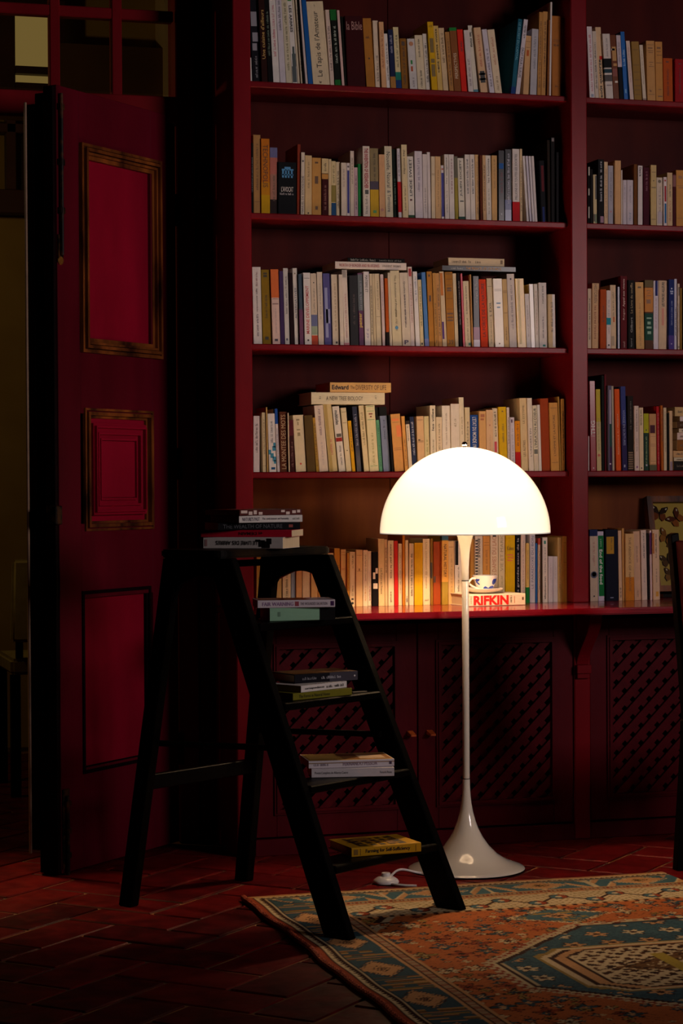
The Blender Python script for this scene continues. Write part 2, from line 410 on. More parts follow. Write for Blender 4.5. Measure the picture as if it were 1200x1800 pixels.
# ------------------------------------------------------------------ the open panelled door
hx, hy = -0.165, 0.318
DW, DH = 0.640, 2.292
door = struct(empty('door_1', (hx, hy, 0.0), (0, 0, math.atan2(-0.475, -0.464))))
def rect_frame(mb, s0, s1, z0, z1, w, y0, y1):
    """mitred frame around a rectangle, outer edge s0..s1 x z0..z1, width w"""
    o = [(s0, z0), (s1, z0), (s1, z1), (s0, z1)]; i = [(s0 + w, z0 + w), (s1 - w, z0 + w), (s1 - w, z1 - w), (s0 + w, z1 - w)]
    for k in range(4):
        k2 = (k + 1) % 4
        q = [o[k], o[k2], i[k2], i[k]]
        mb.prism([(a, y0, b) for a, b in q], [(a, y1, b) for a, b in q])
    return mb
TH = 0.045
PAN = [(0.100, 0.530, 1.525, 2.140), (0.148, 0.514, 0.998, 1.362), (0.165, 0.531, 0.283, 0.822)]
lf = MB().box(0.006, 0.148, -TH, 0, 0.006, DH).box(0.531, DW, -TH, 0, 0.006, DH)
lf.box(0.148, 0.531, -TH, 0, 0.006, 0.30).box(0.148, 0.531, -TH, 0, 0.80, 1.02).box(0.148, 0.531, -TH, 0, 1.345, 1.55).box(0.148, 0.531, -TH, 0, 2.115, DH)
lf.obj('leaf_frame', M['door'], door, bevel=0.0015)
for k, (s0, s1, z0, z1) in enumerate(PAN):
    MB().box(s0 + .02, s1 - .02, -0.032, -0.012, z0 + .02, z1 - .02).obj('panel', M['door_panel'], door)
    m = MB()
    if k == 0:
        rect_frame(m, s0, s1, z0, z1, 0.009, -0.004, 0.012); rect_frame(m, s0 + .009, s1 - .009, z0 + .009, z1 - .009, 0.004, -0.004, 0.004); rect_frame(m, s0 + .013, s1 - .013, z0 + .013, z1 - .013, 0.009, -0.004, 0.020)
        rect_frame(m, s0 + .022, s1 - .022, z0 + .022, z1 - .022, 0.003, -0.02, 0.004); rect_frame(m, s0 + .025, s1 - .025, z0 + .025, z1 - .025, 0.007, -0.02, 0.012); rect_frame(m, s0 + .032, s1 - .032, z0 + .032, z1 - .032, 0.012, -0.02, 0.002)
    elif k == 1:
        rect_frame(m, s0, s1, z0, z1, 0.007, -0.004, 0.006); rect_frame(m, s0 + .007, s1 - .007, z0 + .007, z1 - .007, 0.004, -0.02, -0.001); rect_frame(m, s0 + .011, s1 - .011, z0 + .011, z1 - .011, 0.010, -0.02, 0.011); rect_frame(m, s0 + .021, s1 - .021, z0 + .021, z1 - .021, 0.008, -0.02, -0.004)
    else:
        rect_frame(m, s0, s1, z0, z1, 0.010, -0.02, 0.004); rect_frame(m, s0 + .010, s1 - .010, z0 + .010, z1 - .010, 0.008, -0.02, -0.003)
    m.obj('panel_moulding', M['gilt_wood'] if k < 2 else M['dark_gap'], door)
# middle panel, its field sunk inside sloping margins
s0, s1, z0, z1 = 0.190, 0.474, 1.045, 1.318
rf = MB(); o4 = [(s0, z0), (s1, z0), (s1, z1), (s0, z1)]; w = .045
i4 = [(s0 + w, z0 + w), (s1 - w, z0 + w), (s1 - w, z1 - w), (s0 + w, z1 - w)]
for k in range(4):
    k2 = (k + 1) % 4
    rf.prism([(o4[k][0], -.030, o4[k][1]), (o4[k2][0], -.030, o4[k2][1]), (i4[k2][0], -.030, i4[k2][1]), (i4[k][0], -.030, i4[k][1])],
             [(o4[k][0], .006, o4[k][1]), (o4[k2][0], .006, o4[k2][1]), (i4[k2][0], -.008, i4[k2][1]), (i4[k][0], -.008, i4[k][1])])
w = .052; i5 = [(s0 + w, z0 + w), (s1 - w, z0 + w), (s1 - w, z1 - w), (s0 + w, z1 - w)]
rf.prism([(a, -.030, b) for a, b in i5], [(a, -.003, b) for a, b in i5])
for off, hh in ((.008, .013), (.027, .007), (.044, .003)): rect_frame(rf, s0 + off, s1 - off, z0 + off, z1 - off, .006, -.030, hh)
rf.obj('sunk_field', M['door_panel'], door)
# meeting edge: stepped astragal, pale worn edge strip, heavier foot
ed = MB().box(DW, DW + .012, -0.040, -0.004, 0.004, DH - .004).box(DW - .03, DW + .004, -0.075, -TH, 0.004, DH - .02).box(DW - .055, DW + .006, -0.104, -0.075, 0.07, DH - .05)
ed.obj('astragal', M['dark_gap'], door, bevel=0.002)
MB().tube([(DW + .012, -.102, .06), (DW + .012, -.102, DH - .045)], .0042, 12).obj('edge_bead', M['edge_pale'], door, smooth=True)
bolt = MB().tube([(0.628, 0.008, 1.80), (0.628, 0.008, 2.268)], 0.006).box(0.616, 0.640, 0.0, 0.004, 1.79, 1.86)
for z in (1.92, 2.06, 2.22): bolt.box(0.617, 0.639, 0.0, 0.013, z, z + .018)
bolt.obj('flush_bolt', M['iron'], door)
MB().lathe([(0.0001, 0.006), (0.010, 0.006), (0.013, 0.003), (0.013, 0)], 16).obj('bolt_plate', M['brass'], door, (0.628, 0.0, 1.785), (-math.pi / 2, 0, 0), smooth=True)
b2 = MB().box(0.605, 0.638, 0.0, 0.004, 0.02, 0.25).tube([(0.622, 0.009, 0.0), (0.622, 0.009, 0.23)], 0.006)
for z in (0.05, 0.12, 0.2): b2.box(0.610, 0.634, 0, 0.014, z, z + .016)
b2.obj('flush_bolt', M['iron'], door)
MB().box(0.637, 0.668, -0.03, 0.010, 1.02, 1.075).obj('lock_keep', M['iron'], door, bevel=0.003)
for z in (0.3, 1.2, 2.0): MB().tube([(0.0, 0.004, z - .05), (0.0, 0.004, z + .05)], 0.009, 10).obj('hinge', M['iron'], door)

# ------------------------------------------------------------------ bookcase on a counter, cabinets below
BC_R = 2.14
UPR = [(-0.056, 0.0), (1.0425, 1.097), (BC_R, BC_R + .055)]
Z_C = 0.752                                    # counter top
SHELF_Z = [2.363, 1.962, 1.563, 1.171]         # shelf top surfaces
SH_Y, SH_T, BACK_Y = 0.030, 0.019, 0.272
bc = empty('bookcase', (-0.056, 0, Z_C), label='tall oxblood painted wall bookcase holding rows of books', cat='bookcase')
def bco(name, mb, mat, bevel=0.002): return mb.obj(name, mat, bc, (0.056, 0, -Z_C), bevel=bevel)
for a, b in UPR: bco('upright', MB().box(a, b, 0, 0.285, Z_C, 2.82), M['paint'], 0.003)
for (a, b) in ((0.0, 1.0425), (1.097, BC_R)):
    for z in SHELF_Z + [2.77]:
        bco('shelf', MB().box(a, b, SH_Y, BACK_Y, z - SH_T, z), M['paint'], 0.003)
    n = 2
    for k in range(n):
        x0 = a + (b - a) * k / n; x1 = a + (b - a) * (k + 1) / n
        bco('back_panel', MB().box(x0 + .0007, x1 - .0007, BACK_Y, 0.285, SHELF_Z[3] - SH_T, 2.80), M['paint_back'], 0.0012); bco('back_panel', MB().box(x0 + .0007, x1 - .0007, BACK_Y, 0.285, Z_C, SHELF_Z[3] - SH_T - .0008), M['back_brown'], 0.0012)
ct = MB().box(-0.056, BC_R + .055, -0.300, 0.285, Z_C - 0.021, Z_C).obj('counter', M['counter'], bevel=0.004, segs=2)
tag(ct, 'long glossy oxblood counter board running under the bookcase', 'counter')

def cabinet(x0, x1, label):
    root = empty('base_cabinet', (x0, 0, 0), label=label, cat='cabinet', group='lattice door cabinets under the counter')
    def P(name, mb, mat, par=root, bevel=0.0015, off=(0, 0, 0)): return mb.obj(name, mat, par, off, bevel=bevel)
    W = x1 - x0
    P('body', MB().box(0, W, 0.26, 0.285, 0.0, Z_C - .021).box(0, W, 0.02, 0.26, 0.035, 0.055).box(0, .01, 0.02, .26, .055, Z_C - .022).box(W - .01, W, 0.02, .26, .055, Z_C - .022).box(0, W, 0.003, 0.02, .700, Z_C - .021), M['dark_gap'], bevel=0)
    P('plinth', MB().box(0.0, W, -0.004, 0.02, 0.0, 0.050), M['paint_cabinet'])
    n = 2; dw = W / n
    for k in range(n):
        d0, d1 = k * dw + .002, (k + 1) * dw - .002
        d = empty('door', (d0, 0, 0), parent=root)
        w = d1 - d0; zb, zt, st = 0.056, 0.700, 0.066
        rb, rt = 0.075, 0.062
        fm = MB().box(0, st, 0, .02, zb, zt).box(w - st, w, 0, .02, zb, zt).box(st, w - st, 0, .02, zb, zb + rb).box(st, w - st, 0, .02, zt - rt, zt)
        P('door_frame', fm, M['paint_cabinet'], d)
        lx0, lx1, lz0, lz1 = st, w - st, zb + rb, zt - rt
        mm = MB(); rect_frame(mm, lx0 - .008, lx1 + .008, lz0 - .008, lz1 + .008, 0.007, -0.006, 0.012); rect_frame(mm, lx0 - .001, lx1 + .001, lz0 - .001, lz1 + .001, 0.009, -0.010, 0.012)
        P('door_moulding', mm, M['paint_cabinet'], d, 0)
        per, sw = 0.0565, 0.023
        for layer, sg in ((0, 1), (1, -1)):
            c = -(lz1 - lz0) if sg > 0 else 0.0
            y = 0.000 + layer * 0.013
            k2 = 0
            c0 = (lx0 - lz1) if sg > 0 else (lx0 + lz0)
            c1 = (lx1 - lz0) if sg > 0 else (lx1 + lz1)
            cc = c0 + per * (0.5 if layer == 0 else 0.45)
            while cc < c1:
                # line x - sg*z = cc, clipped to the opening
                pts = []
                zA = max(lz0, min(lz1, sg * (lx0 - cc))); zB = max(lz0, min(lz1, sg * (lx1 - cc)))
                A = Vector((cc + sg * zA, zA)); B = Vector((cc + sg * zB, zB))
                L = (B - A).length
                if L > 0.02:
                    mid = (A + B) / 2
                    o = link('slat', SLAT, None, d, (mid.x, y, mid.y), (0, -math.radians(45) * sg, 0))
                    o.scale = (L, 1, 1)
                cc += per
        kx = w - .030 if k == 0 else .030
        kb = MB().prism([(kx - .004, 0, .352), (kx + .016, 0, .352), (kx + .016, 0, .366), (kx - .004, 0, .366)], [(kx - .001, -.034, .350), (kx + .017, -.034, .350), (kx + .017, -.034, .356), (kx - .001, -.034, .356)])
        P('handle', kb, M['amber_wood'], d, 0.001)
    return root
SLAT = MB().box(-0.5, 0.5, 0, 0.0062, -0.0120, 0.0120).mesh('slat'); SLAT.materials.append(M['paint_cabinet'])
cabinet(0.0, 1.0425, 'lattice doored cabinet below the wide bay, behind the ladder and lamp')
cabinet(1.097, BC_R, 'lattice doored cabinet right of the scrolled bracket, below the right bay')
post = empty('bracket_post', (1.0425, 0, 0), label='oxblood post with scrolled bracket holding up the counter', cat='post')
MB().box(0, 0.0545, -0.008, 0.285, 0.0, Z_C - .021).obj('post', M['paint'], post, bevel=0.003)
prof = []
for i in range(17):
    t = i / 16; z = 0.555 + t * 0.176
    y = -0.010 - 0.115 * (t * t * (3 - 2 * t)) - 0.012 * math.sin(math.pi * t)
    prof.append((y, z))
cb = MB(); a = [(0.007, y, z) for y, z in prof] + [(0.007, -0.006, 0.731), (0.007, -0.006, 0.555)]; b = [(0.0475, y, z) for _, y, z in a]
cb.prism(a, b); cb.box(0.003, 0.0515, -0.026, -0.006, 0.528, 0.555); cb.box(0.006, 0.0485, -0.020, -0.006, 0.512, 0.528)
cb.obj('scroll_bracket', M['paint'], post, bevel=0.0015)
post2 = MB().box(-0.056, -0.001, -0.004, 0.285, 0.0, Z_C - .021).obj('end_post', M['paint'], bevel=0.003)
tag(post2, 'oxblood end post below the counter behind the ladder', 'post')

# ------------------------------------------------------------------ books
HEX = lambda h: srgb(h)
NAMED = [('white', 'ece6e0'), ('cream', 'e6d6b4'), ('peach', 'e2b890'), ('tan', 'c89a5c'), ('brown', '7a4a22'), ('dark brown', '2e1a0e'), ('black', '0e0c0e'), ('grey', '9a9698'), ('grey blue', '7684a0'),
         ('navy', '1a2450'), ('blue', '1e5aa8'), ('teal', '1c7088'), ('green', '1e7a3a'), ('dark green', '1c3c30'), ('olive', '80702c'), ('yellow', 'e0b41c'), ('orange', 'd8782a'), ('red', 'cc2418'), ('dark red', '6a1014'),
         ('purple', '4a2a70'), ('lilac', 'cfc4d4'), ('pink', 'dca0a8'), ('mint green', '7ab090'), ('rust', 'b0501e')]
def cname(h):
    c = np.array([int(h[i:i + 2], 16) for i in (0, 2, 4)], float)
    return min(NAMED, key=lambda n: float((((np.array([int(n[1][i:i + 2], 16) for i in (0, 2, 4)]) - c) * np.array([1, 1.2, 1])) ** 2).sum()))[0]
PAL = dict(w='e6e0da', c='e2d4b8', l='d6cfd8', t='c69a5e', p='dfb48a', k='0d0b0d', n='161c3a', b='6e4220', d='32100e', o='7e6c2a', y='d9ac1c', r='b81c18', g='9a9494')
def hx6(c): return PAL.get(c, c)

pending = []     # lettering to be turned into meshes together
_cover_cache = {}
def book_mesh(w, h, dep, hard):
    t = 0.0022 if hard else 0.0008; b = min(0.0022 if hard else 0.0012, w * .25); e = 0.003 if hard else 0.0
    pr = [(0, dep), (0, b * 1.0), (b * .3, b * .3), (b, 0), (w - b, 0), (w - b * .3, b * .3), (w, b), (w, dep), (w - t, dep), (w - t, t + b * .3), (t, t + b * .3), (t, dep)]
    n = len(pr); vs = [(x, y, 0) for x, y in pr] + [(x, y, h) for x, y in pr]
    fs = [(i, (i + 1) % n, n + (i + 1) % n, n + i) for i in range(n)] + [tuple(range(n - 1, -1, -1)), tuple(range(n, 2 * n))]
    c = bpy.data.meshes.new('cover'); c.from_pydata(vs, [], fs); c.update()
    x0, x1, y0, y1, z0, z1 = t, w - t, t + b * .3, dep - e - .0008, e + .0004, h - e - .0004
    p = MB().box(x0, x1, y0, y1, z0, z1); pm = bpy.data.meshes.new('pages'); pm.from_pydata(p.v, [], p.f); pm.update(); pm.materials.append(M['pages'])
    return c, pm

def quad_mesh(rects, y):
    vs = []; fs = []
    for (x0, x1, z0, z1) in rects:
        n = len(vs); vs += [(x0, y, z0), (x1, y, z0), (x1, y, z1), (x0, y, z1)]; fs.append((n, n + 1, n + 2, n + 3))
    me = bpy.data.meshes.new('print'); me.from_pydata(vs, [], fs); me.update(); return me

def marks(length, height, rnd):
    """small rows of illegible print: rectangles in a strip running along +x, 0..length, 0..height"""
    out = []; x = 0.0; cw = height * 0.62
    word = rnd.randint(3, 8)
    while x < length - cw:
        if word == 0: word = rnd.randint(2, 8); x += cw * .8; continue
        h = height * rnd.choice((1, .72, .72, .72, 1)); s = cw * .26
        k = rnd.random()
        out.append((x, x + s, 0, h))
        if k < .6: out.append((x + cw * .5, x + cw * .5 + s, 0, height * .72))
        if k > .35: out.append((x + s * .5, x + cw * .6, h * .8 if k < .7 else 0, h if k < .7 else h * .22))
        x += cw * rnd.uniform(.85, 1.05); word -= 1
    return out

def letter_box(dirn, w, h, x0, f0, f1, hf):
    """matrix taking text space (x along reading, y up) onto the spine, with the box to fill"""
    if dirn == 'h':
        return Matrix(((1, 0, 0, x0 + w * .5), (0, 0, -1, -.0006), (0, 1, 0, h * (f0 + f1) / 2), (0, 0, 0, 1))), w * hf, h * (f1 - f0)
    L = h * (f1 - f0); cz = h * (f0 + f1) / 2; T = w * hf
    if dirn == 'u':
        m = Matrix(((0, -1, 0, x0 + w * .5), (0, 0, -1, -.0006), (1, 0, 0, cz), (0, 0, 0, 1)))
    else:
        m = Matrix(((0, 1, 0, x0 + w * .5), (0, 0, -1, -.0006), (-1, 0, 0, cz), (0, 0, 0, 1)))
    return m, L, T

def add_book(x0, w, h, dep, col, ops, loc, rot, label, group, rnd, name='book', hard=False, gloss=False):
    """x0: local left side (0 or -w). One Empty with cover, pages and what is printed on the spine."""
    root = empty(name, loc, rot, label, 'book', group)
    c, p = book_mesh(w, h, dep, hard)
    c.materials.append(M['gloss' if gloss else 'cover'])
    co = link('cover', c, None, root, (x0, 0, 0)); co.color = HEX(col)
    link('pages', p, None, root, (x0, 0, 0))
    layer = 0
    for op in ops:
        k = op[0]
        if k == 'B':                       # band across the spine and its edges
            _, f0, f1, bc_ = op; layer += 1; e = 0.00025
            m = MB().box(-.00005, w + .00005, -e, min(.02, dep * .3), h * f0, h * f1); me = bpy.data.meshes.new('band'); me.from_pydata(m.v, [], m.f); me.update(); me.materials.append(M['gloss' if gloss else 'cover'])
            o = link('spine_band', me, None, root, (x0, 0, 0)); o.color = HEX(hx6(bc_))
        elif k == 'L':                     # label panel, inset from the sides
            _, f0, f1, a0, a1, bc_ = op
            me = quad_mesh([(w * a0, w * a1, h * f0, h * f1)], -.0004); me.materials.append(M['cover'])
            o = link('spine_label', me, None, root, (x0, 0, 0)); o.color = HEX(hx6(bc_))
        elif k == 'R':                     # thin rules across the spine
            _, fs, bc_ = op
            me = quad_mesh([(w * .12, w * .88, h * f, h * f + .0012) for f in fs], -.0005); me.materials.append(M['ink'])
            o = link('spine_rule', me, None, root, (x0, 0, 0)); o.color = HEX(hx6(bc_))
        elif k == 'E':                     # round emblem
            _, f, rr, bc_ = op
            n = 14; r_ = w * rr
            me = bpy.data.meshes.new('emblem'); me.from_pydata([(w / 2 + r_ * math.cos(2 * math.pi * i / n), -.0007, h * f + r_ * math.sin(2 * math.pi * i / n)) for i in range(n)], [], [tuple(range(n))]); me.update(); me.materials.append(M['ink'])
            o = link('spine_emblem', me, None, root, (x0, 0, 0)); o.color = HEX(hx6(bc_))
        elif k == 'P':                     # arbitrary flat printed shapes, unit coordinates
            _, rects, bc_ = op
            me = quad_mesh([(w * a, w * b, h * c_, h * d) for a, b, c_, d in rects], -.0006); me.materials.append(M['ink'])
            o = link('spine_print', me, None, root, (x0, 0, 0)); o.color = HEX(hx6(bc_))
        elif k == 'M':                     # illegible small print
            _, dirn, f0, f1, hf, bc_ = op
            mtx, L, T = letter_box(dirn, w, h, x0, f0, f1, hf)
            T = min(T, .0075)
            rc = marks(L, T, rnd)
            if rc:
                me = bpy.data.meshes.new('print'); vs = []; fs = []
                for (a, b, cc, d) in rc:
                    n = len(vs); vs += [mtx @ Vector((q - L / 2, s - T / 2, 0)) for q, s in ((a, cc), (b, cc), (b, d), (a, d))]; fs.append((n, n + 1, n + 2, n + 3))
                me.from_pydata([tuple(v) for v in vs], [], fs); me.update(); me.materials.append(M['ink'])
                o = link('spine_print', me, None, root); o.color = HEX(hx6(bc_))
        elif k == 'T':                     # readable lettering
            _, txt, dirn, f0, f1, hf, bc_ = op[:7]
            bold = op[7] if len(op) > 7 else 0.0
            mtx, L, T = letter_box(dirn, w, h, x0, f0, f1, hf)
            pending.append((root, txt, mtx, L, T, bc_, bold))
    return root

def ordinal(n):
    return f"{n}{'th' if 10 <= n % 100 <= 20 else {1: 'st', 2: 'nd', 3: 'rd'}.get(n % 10, 'th')}"

def describe(w, h, col, ops, extra):
    size = 'thin ' if w < .0125 else ('thick ' if w > .034 else ('tall ' if h > .235 else ('short ' if h < .165 else '')))
    d = extra
    if d is None:
        d = ''
        for op in ops:
            if op[0] == 'B': d = f"with {cname(hx6(op[3]))} band"; break
            if op[0] == 'T': d = f"with {cname(hx6(op[6]))} lettering"; break
            if op[0] == 'E': d = f"with {cname(hx6(op[3]))} emblem"; break
            if op[0] == 'M' and d == '': d = f"with small {cname(hx6(op[5]))} print"
    return f"{size}{cname(col)} book {d}".strip()

def row(z, y_s, shelf_phrase, group, segs, xmin, xmax, max_h, kdep=.3):
    """segs: list of ((ox, oy, scale), y_bottom, [book specs]) measured in enlarged crops of the photograph"""
    rnd = random.Random(len(segs) * 31 + int(z * 1000))
    items = []
    for (ox, oy, sc), yb, specs in segs:
        for sp in specs:
            b0, b1, top, lean, col = sp[:5]; opts = sp[5] if len(sp) > 5 else []; kw = sp[6] if len(sp) > 6 else {}
            ys = y_s + rnd.uniform(0.0, 0.012) + kw.get('dy', 0)
            ybot = oy + (yb[0] + (yb[1] - yb[0]) * b0 / 1200.0) / sc
            A = at_y(ox + b0 / sc, ybot, ys); B = at_y(ox + b1 / sc, ybot, ys); T = at_y(ox + (b0 + lean) / sc, oy + top / sc, ys)
            items.append(dict(x0=A.x, x1=B.x, h=min(T.z - z, max_h), m=(T.x - A.x) / max(T.z - A.z, .05), col=hx6(col), ops=opts, kw=kw, y=ys))
    prev = None
    for it in items:                                  # no two neighbours may cross, at their feet or at their heads
        if it['x0'] < xmin + .0005: it['x1'] = max(it['x1'], xmin + .006); it['x0'] = xmin + .0005
        if prev:
            if it['x0'] < prev['x1'] + .0004:
                sft = prev['x1'] + .0004 - it['x0']; it['x0'] += sft; it['x1'] = max(it['x1'], it['x0'] + .004)
            hh = min(it['h'], prev['h'])
            gap = (it['x0'] + it['m'] * hh) - (prev['x1'] + prev['m'] * hh)
            if gap < .0004: it['m'] += (.0005 - gap) / hh
        elif it['x0'] + it['m'] * it['h'] < xmin + .0006: it['m'] = (xmin + .0006 - it['x0']) / it['h']
        prev = it
    nxt = None
    for it in reversed(items):
        lim = xmax - .0008 if nxt is None else nxt['x0'] - .0004
        if it['x1'] > lim: it['x0'] -= it['x1'] - lim; it['x1'] = lim
        if nxt is None: top = (xmax - .0008 - it['x1']) / it['h']
        else:
            hh = min(it['h'], nxt['h']); top = (nxt['x0'] + nxt['m'] * hh - .0005 - it['x1']) / hh
        it['m'] = min(it['m'], top); nxt = it
    for i, it in enumerate(items):
        th = math.atan(it['m']); w = max((it['x1'] - it['x0']) * math.cos(th), .0035); h = it['h'] / math.cos(th)
        if th <= 0: x0, X = 0.0, it['x0']
        else: x0, X = -w, it['x1']
        dep = min(max(h * rnd.uniform(.62, .70), .10), BACK_Y - it['y'] - .012, kdep)
        lab = f"{describe(w, h, it['col'], it['ops'], it['kw'].get('d'))}, {ordinal(i + 1)} from {shelf_phrase}"
        add_book(x0, w, h, dep, it['col'], it['ops'], (X, it['y'], z + .0003), (0, th, 0), lab, group, rnd, hard=it['kw'].get('hard', False), gloss=it['kw'].get('gloss', False))
    return items

def m_(f0=.15, f1=.85, c='2a2020', hf=.42, d='u'): return ('M', d, f0, f1, hf, c)
C1, C2 = (430, 0, 4.138), (710, 0, 4.0)
MAINX = (0.0, 1.0425); RIGHTX = (1.097, BC_R)
r1 = [(C1, (590, 640), [
    (43, 54, 420, -6, 'w'),
    (58, 118, -60, -40, '14141c', [('P', [(.1, .8, .62, .78), (.2, .9, .45, .55), (.15, .7, .35, .43)], '8a8a94'), m_(.05, .3, '8a8a90', .45)]),
    (121, 168, -80, -78, '2c100c', [('T', "Une cuisine d'ailleurs", 'u', .25, .78, .55, 'd8b060')]),
    (171, 205, -60, -62, 'k', [m_(.3, .8, '6a7a6a', .45)]),
    (208, 255, -40, -98, 'w', [m_(.3, .9, 'c05868', .5)]),
    (258, 300, -40, -92, 'l', [m_(.6, .95, '44404c', .5)]),
    (303, 345, -40, -92, 'd6ccb0', [m_(.15, .92, '6c6844', .5)]),
    (348, 385, -40, -88, 'w', [('T', 'LES ARBRES', 'd', .58, .88, .5, '141414', .02), ('P', [(.1, .9, .02, .2), (.25, .95, .2, .34), (.4, .8, .34, .42)], '3c4a4c'), ('P', [(.1, .8, .93, .99)], '2e8a2e')]),
    (388, 406, -30, -80, 'c'), (408, 424, -30, -80, 'c', [m_()]),
    (427, 441, -20, -75, 'k'),
    (443, 460, -25, -62, 'dcc8c4'),
    (463, 496, -20, -52, '1456a0', [], {'gloss': True}),
    (498, 620, 12, -52, 'e4d0ac', [('T', "Le Tapis de l'Amateur", 'u', .10, .88, .40, '20140c'), m_(.94, .97, '604838', .1, 'h'), m_(.02, .05, '604838', .2, 'h')]),
    (623, 655, 72, -38, 'e0c8b8', [m_(.2, .8, '604848')]),
    (657, 703, 70, -40, '10140f', [('B', .86, 1.0, '1a6a2c'), ('B', 0.0, .08, '1a6a2c'), m_(.3, .8, 'b0b8a8', .4)]),
    (706, 726, 75, -42, 'dcb8b0'),
    (728, 742, 120, -30, '12160f'),
    (748, 880, 115, -22, '38060c', [('T', 'la Bible', 'h', .80, .92, .86, 'b08078')], {'hard': True}),
    (886, 948, 133, -36, 'b0742e', [('M', 'h', .6, .85, .5, '5a3414'), ('E', .42, .1, '302010')]),
    (951, 990, 150, -22, 'e2cdb4', [m_(.1, .5, '7a6858')]),
    (992, 1030, 158, -36, 'e0ac7c', [m_(.3, .9, 'a05a34')]),
    (1032, 1060, 245, -24, 'w', [m_()]),
    (1062, 1100, 215, -26, '1c2448', [('B', 0, .2, 'b07c40'), m_(.6, .92, '9a9ab0')]),
    (1102, 1141, 198, -28, 'dccc9c', [('B', 0, .14, '1c3c74'), ('B', .14, .27, '1c7868'), m_(.35, .9, '4a4a3a')]),
    (1143, 1188, 280, -16, '8a5c22', [m_(.1, .9, '3a2410'), ('P', [(.25, .75, .86, .94)], '3a2410')]),
]), (C2, (625, 670), [
    (42, 95, 273, -22, 'd2ccc8', [('E', .9, .28, 'b87a50'), m_(.05, .25, '7a7078'), ('L', .5, .58, .3, .55, '3a8a4a'), ('L', .36, .46, .3, .55, 'b85838')]),
    (98, 152, 248, -27, 'e0cfae', [('T', 'vers une terre', 'd', .60, .93, .26, '2a2018'), m_(.05, .4, '4a3a28', .3)]),
    (155, 188, 238, -27, 'dcd2c4', [m_()]),
    (190, 236, 153, -43, 'd8a814', [('P', [(.2, .85, .20, .38), (.2, .85, .40, .46), (.2, .85, .55, .76)], '6e560e'), ('T', 'LA VOIE', 'h', .90, .97, .6, '4a380a')], {'d': 'with dark blocks, tallest yellow'}),
    (238, 273, 182, -34, 'd8b468', [('T', 'cent petits mots', 'u', .28, .95, .55, '2a1c08', .01)]),
    (276, 315, 197, -40, 'd8bc94', [m_(.45, .95, '6a5038')]),
    (318, 350, 225, -37, 'b07c44', [m_(.1, .9, '5a3818')]),
    (353, 402, 195, -36, '86502a', [('B', .95, 1.0, '1e7a34'), ('T', 'PERSPECTIVES', 'u', .2, .6, .42, 'd8c0a0')]),
    (405, 447, 208, -34, 'd8281c', [m_(.65, .85, '4a0c0c')]),
    (449, 488, 212, -38, 'd8cdc8', [m_(.1, .55, '8a7a7a')]),
    (490, 522, 180, -46, 'd8d0c0', [('T', 'les mots', 'd', .68, .9, .5, '141414', .02), ('B', 0, .05, '5a8898')]),
    (538, 588, 195, -54, 'dcb48c', [('P', [(.2, .85, .15, .33), (.05, .95, .19, .22), (.05, .95, .27, .30)], '100c0c'), m_(.4, .9, 'b85840', .5)]),
    (601, 636, 208, -54, 'd4ccd6', [m_(.1, .7, '5a5468')]),
    (640, 690, 210, -54, 'e2ccac', [m_(.45, .92, 'b87458', .5), m_(.05, .3, '8a7050', .3)]),
    (750, 780, 135, 50, '1a5a70', [('T', 'LE SECRET DU CAPITAL', 'd', .45, .95, .5, '6aa8bc'), ('B', 0, .1, '1c3c78')]),
    (782, 812, 138, 58, 'd4cad2', [('T', "DROIT POUR L'EUROPE", 'd', .22, .62, .6, '282838', .01), m_(.75, .95, '3a3a3a')]),
    (835, 874, 253, 32, 'd0a474', [('R', (.8, .9), '6a4020'), ('L', .66, .76, .3, .7, 'b85a30')]),
    (884, 930, 205, 36, 'b8b4ba', [m_(.4, .9, '7a7a84')]),
    (935, 961, 87, 43, 'b88448', [m_(.1, .9, '5a3818')]),
    (963, 997, 83, 39, 'c08c50', [m_(.4, .9, '5a3818'), m_(.1, .5, '5a3818', .3)]),
    (999, 1016, 140, 25, '8a5428'),
    (1019, 1032, 15, 18, 'dcd0cc'),
    (1046, 1112, 112, 5, 'a8682e', [('R', (.68, .7), '5a3414'), m_(.12, .14, '5a3414', .3, 'h'), ('M', 'h', .62, .66, .6, '3a2010')]),
    (1117, 1138, 125, 0, '4a1a12'),
])]
row(SHELF_Z[0], .042, 'left, wide bay top shelf', 'books on the top shelf of the wide bay', r1, *MAINX, .36)

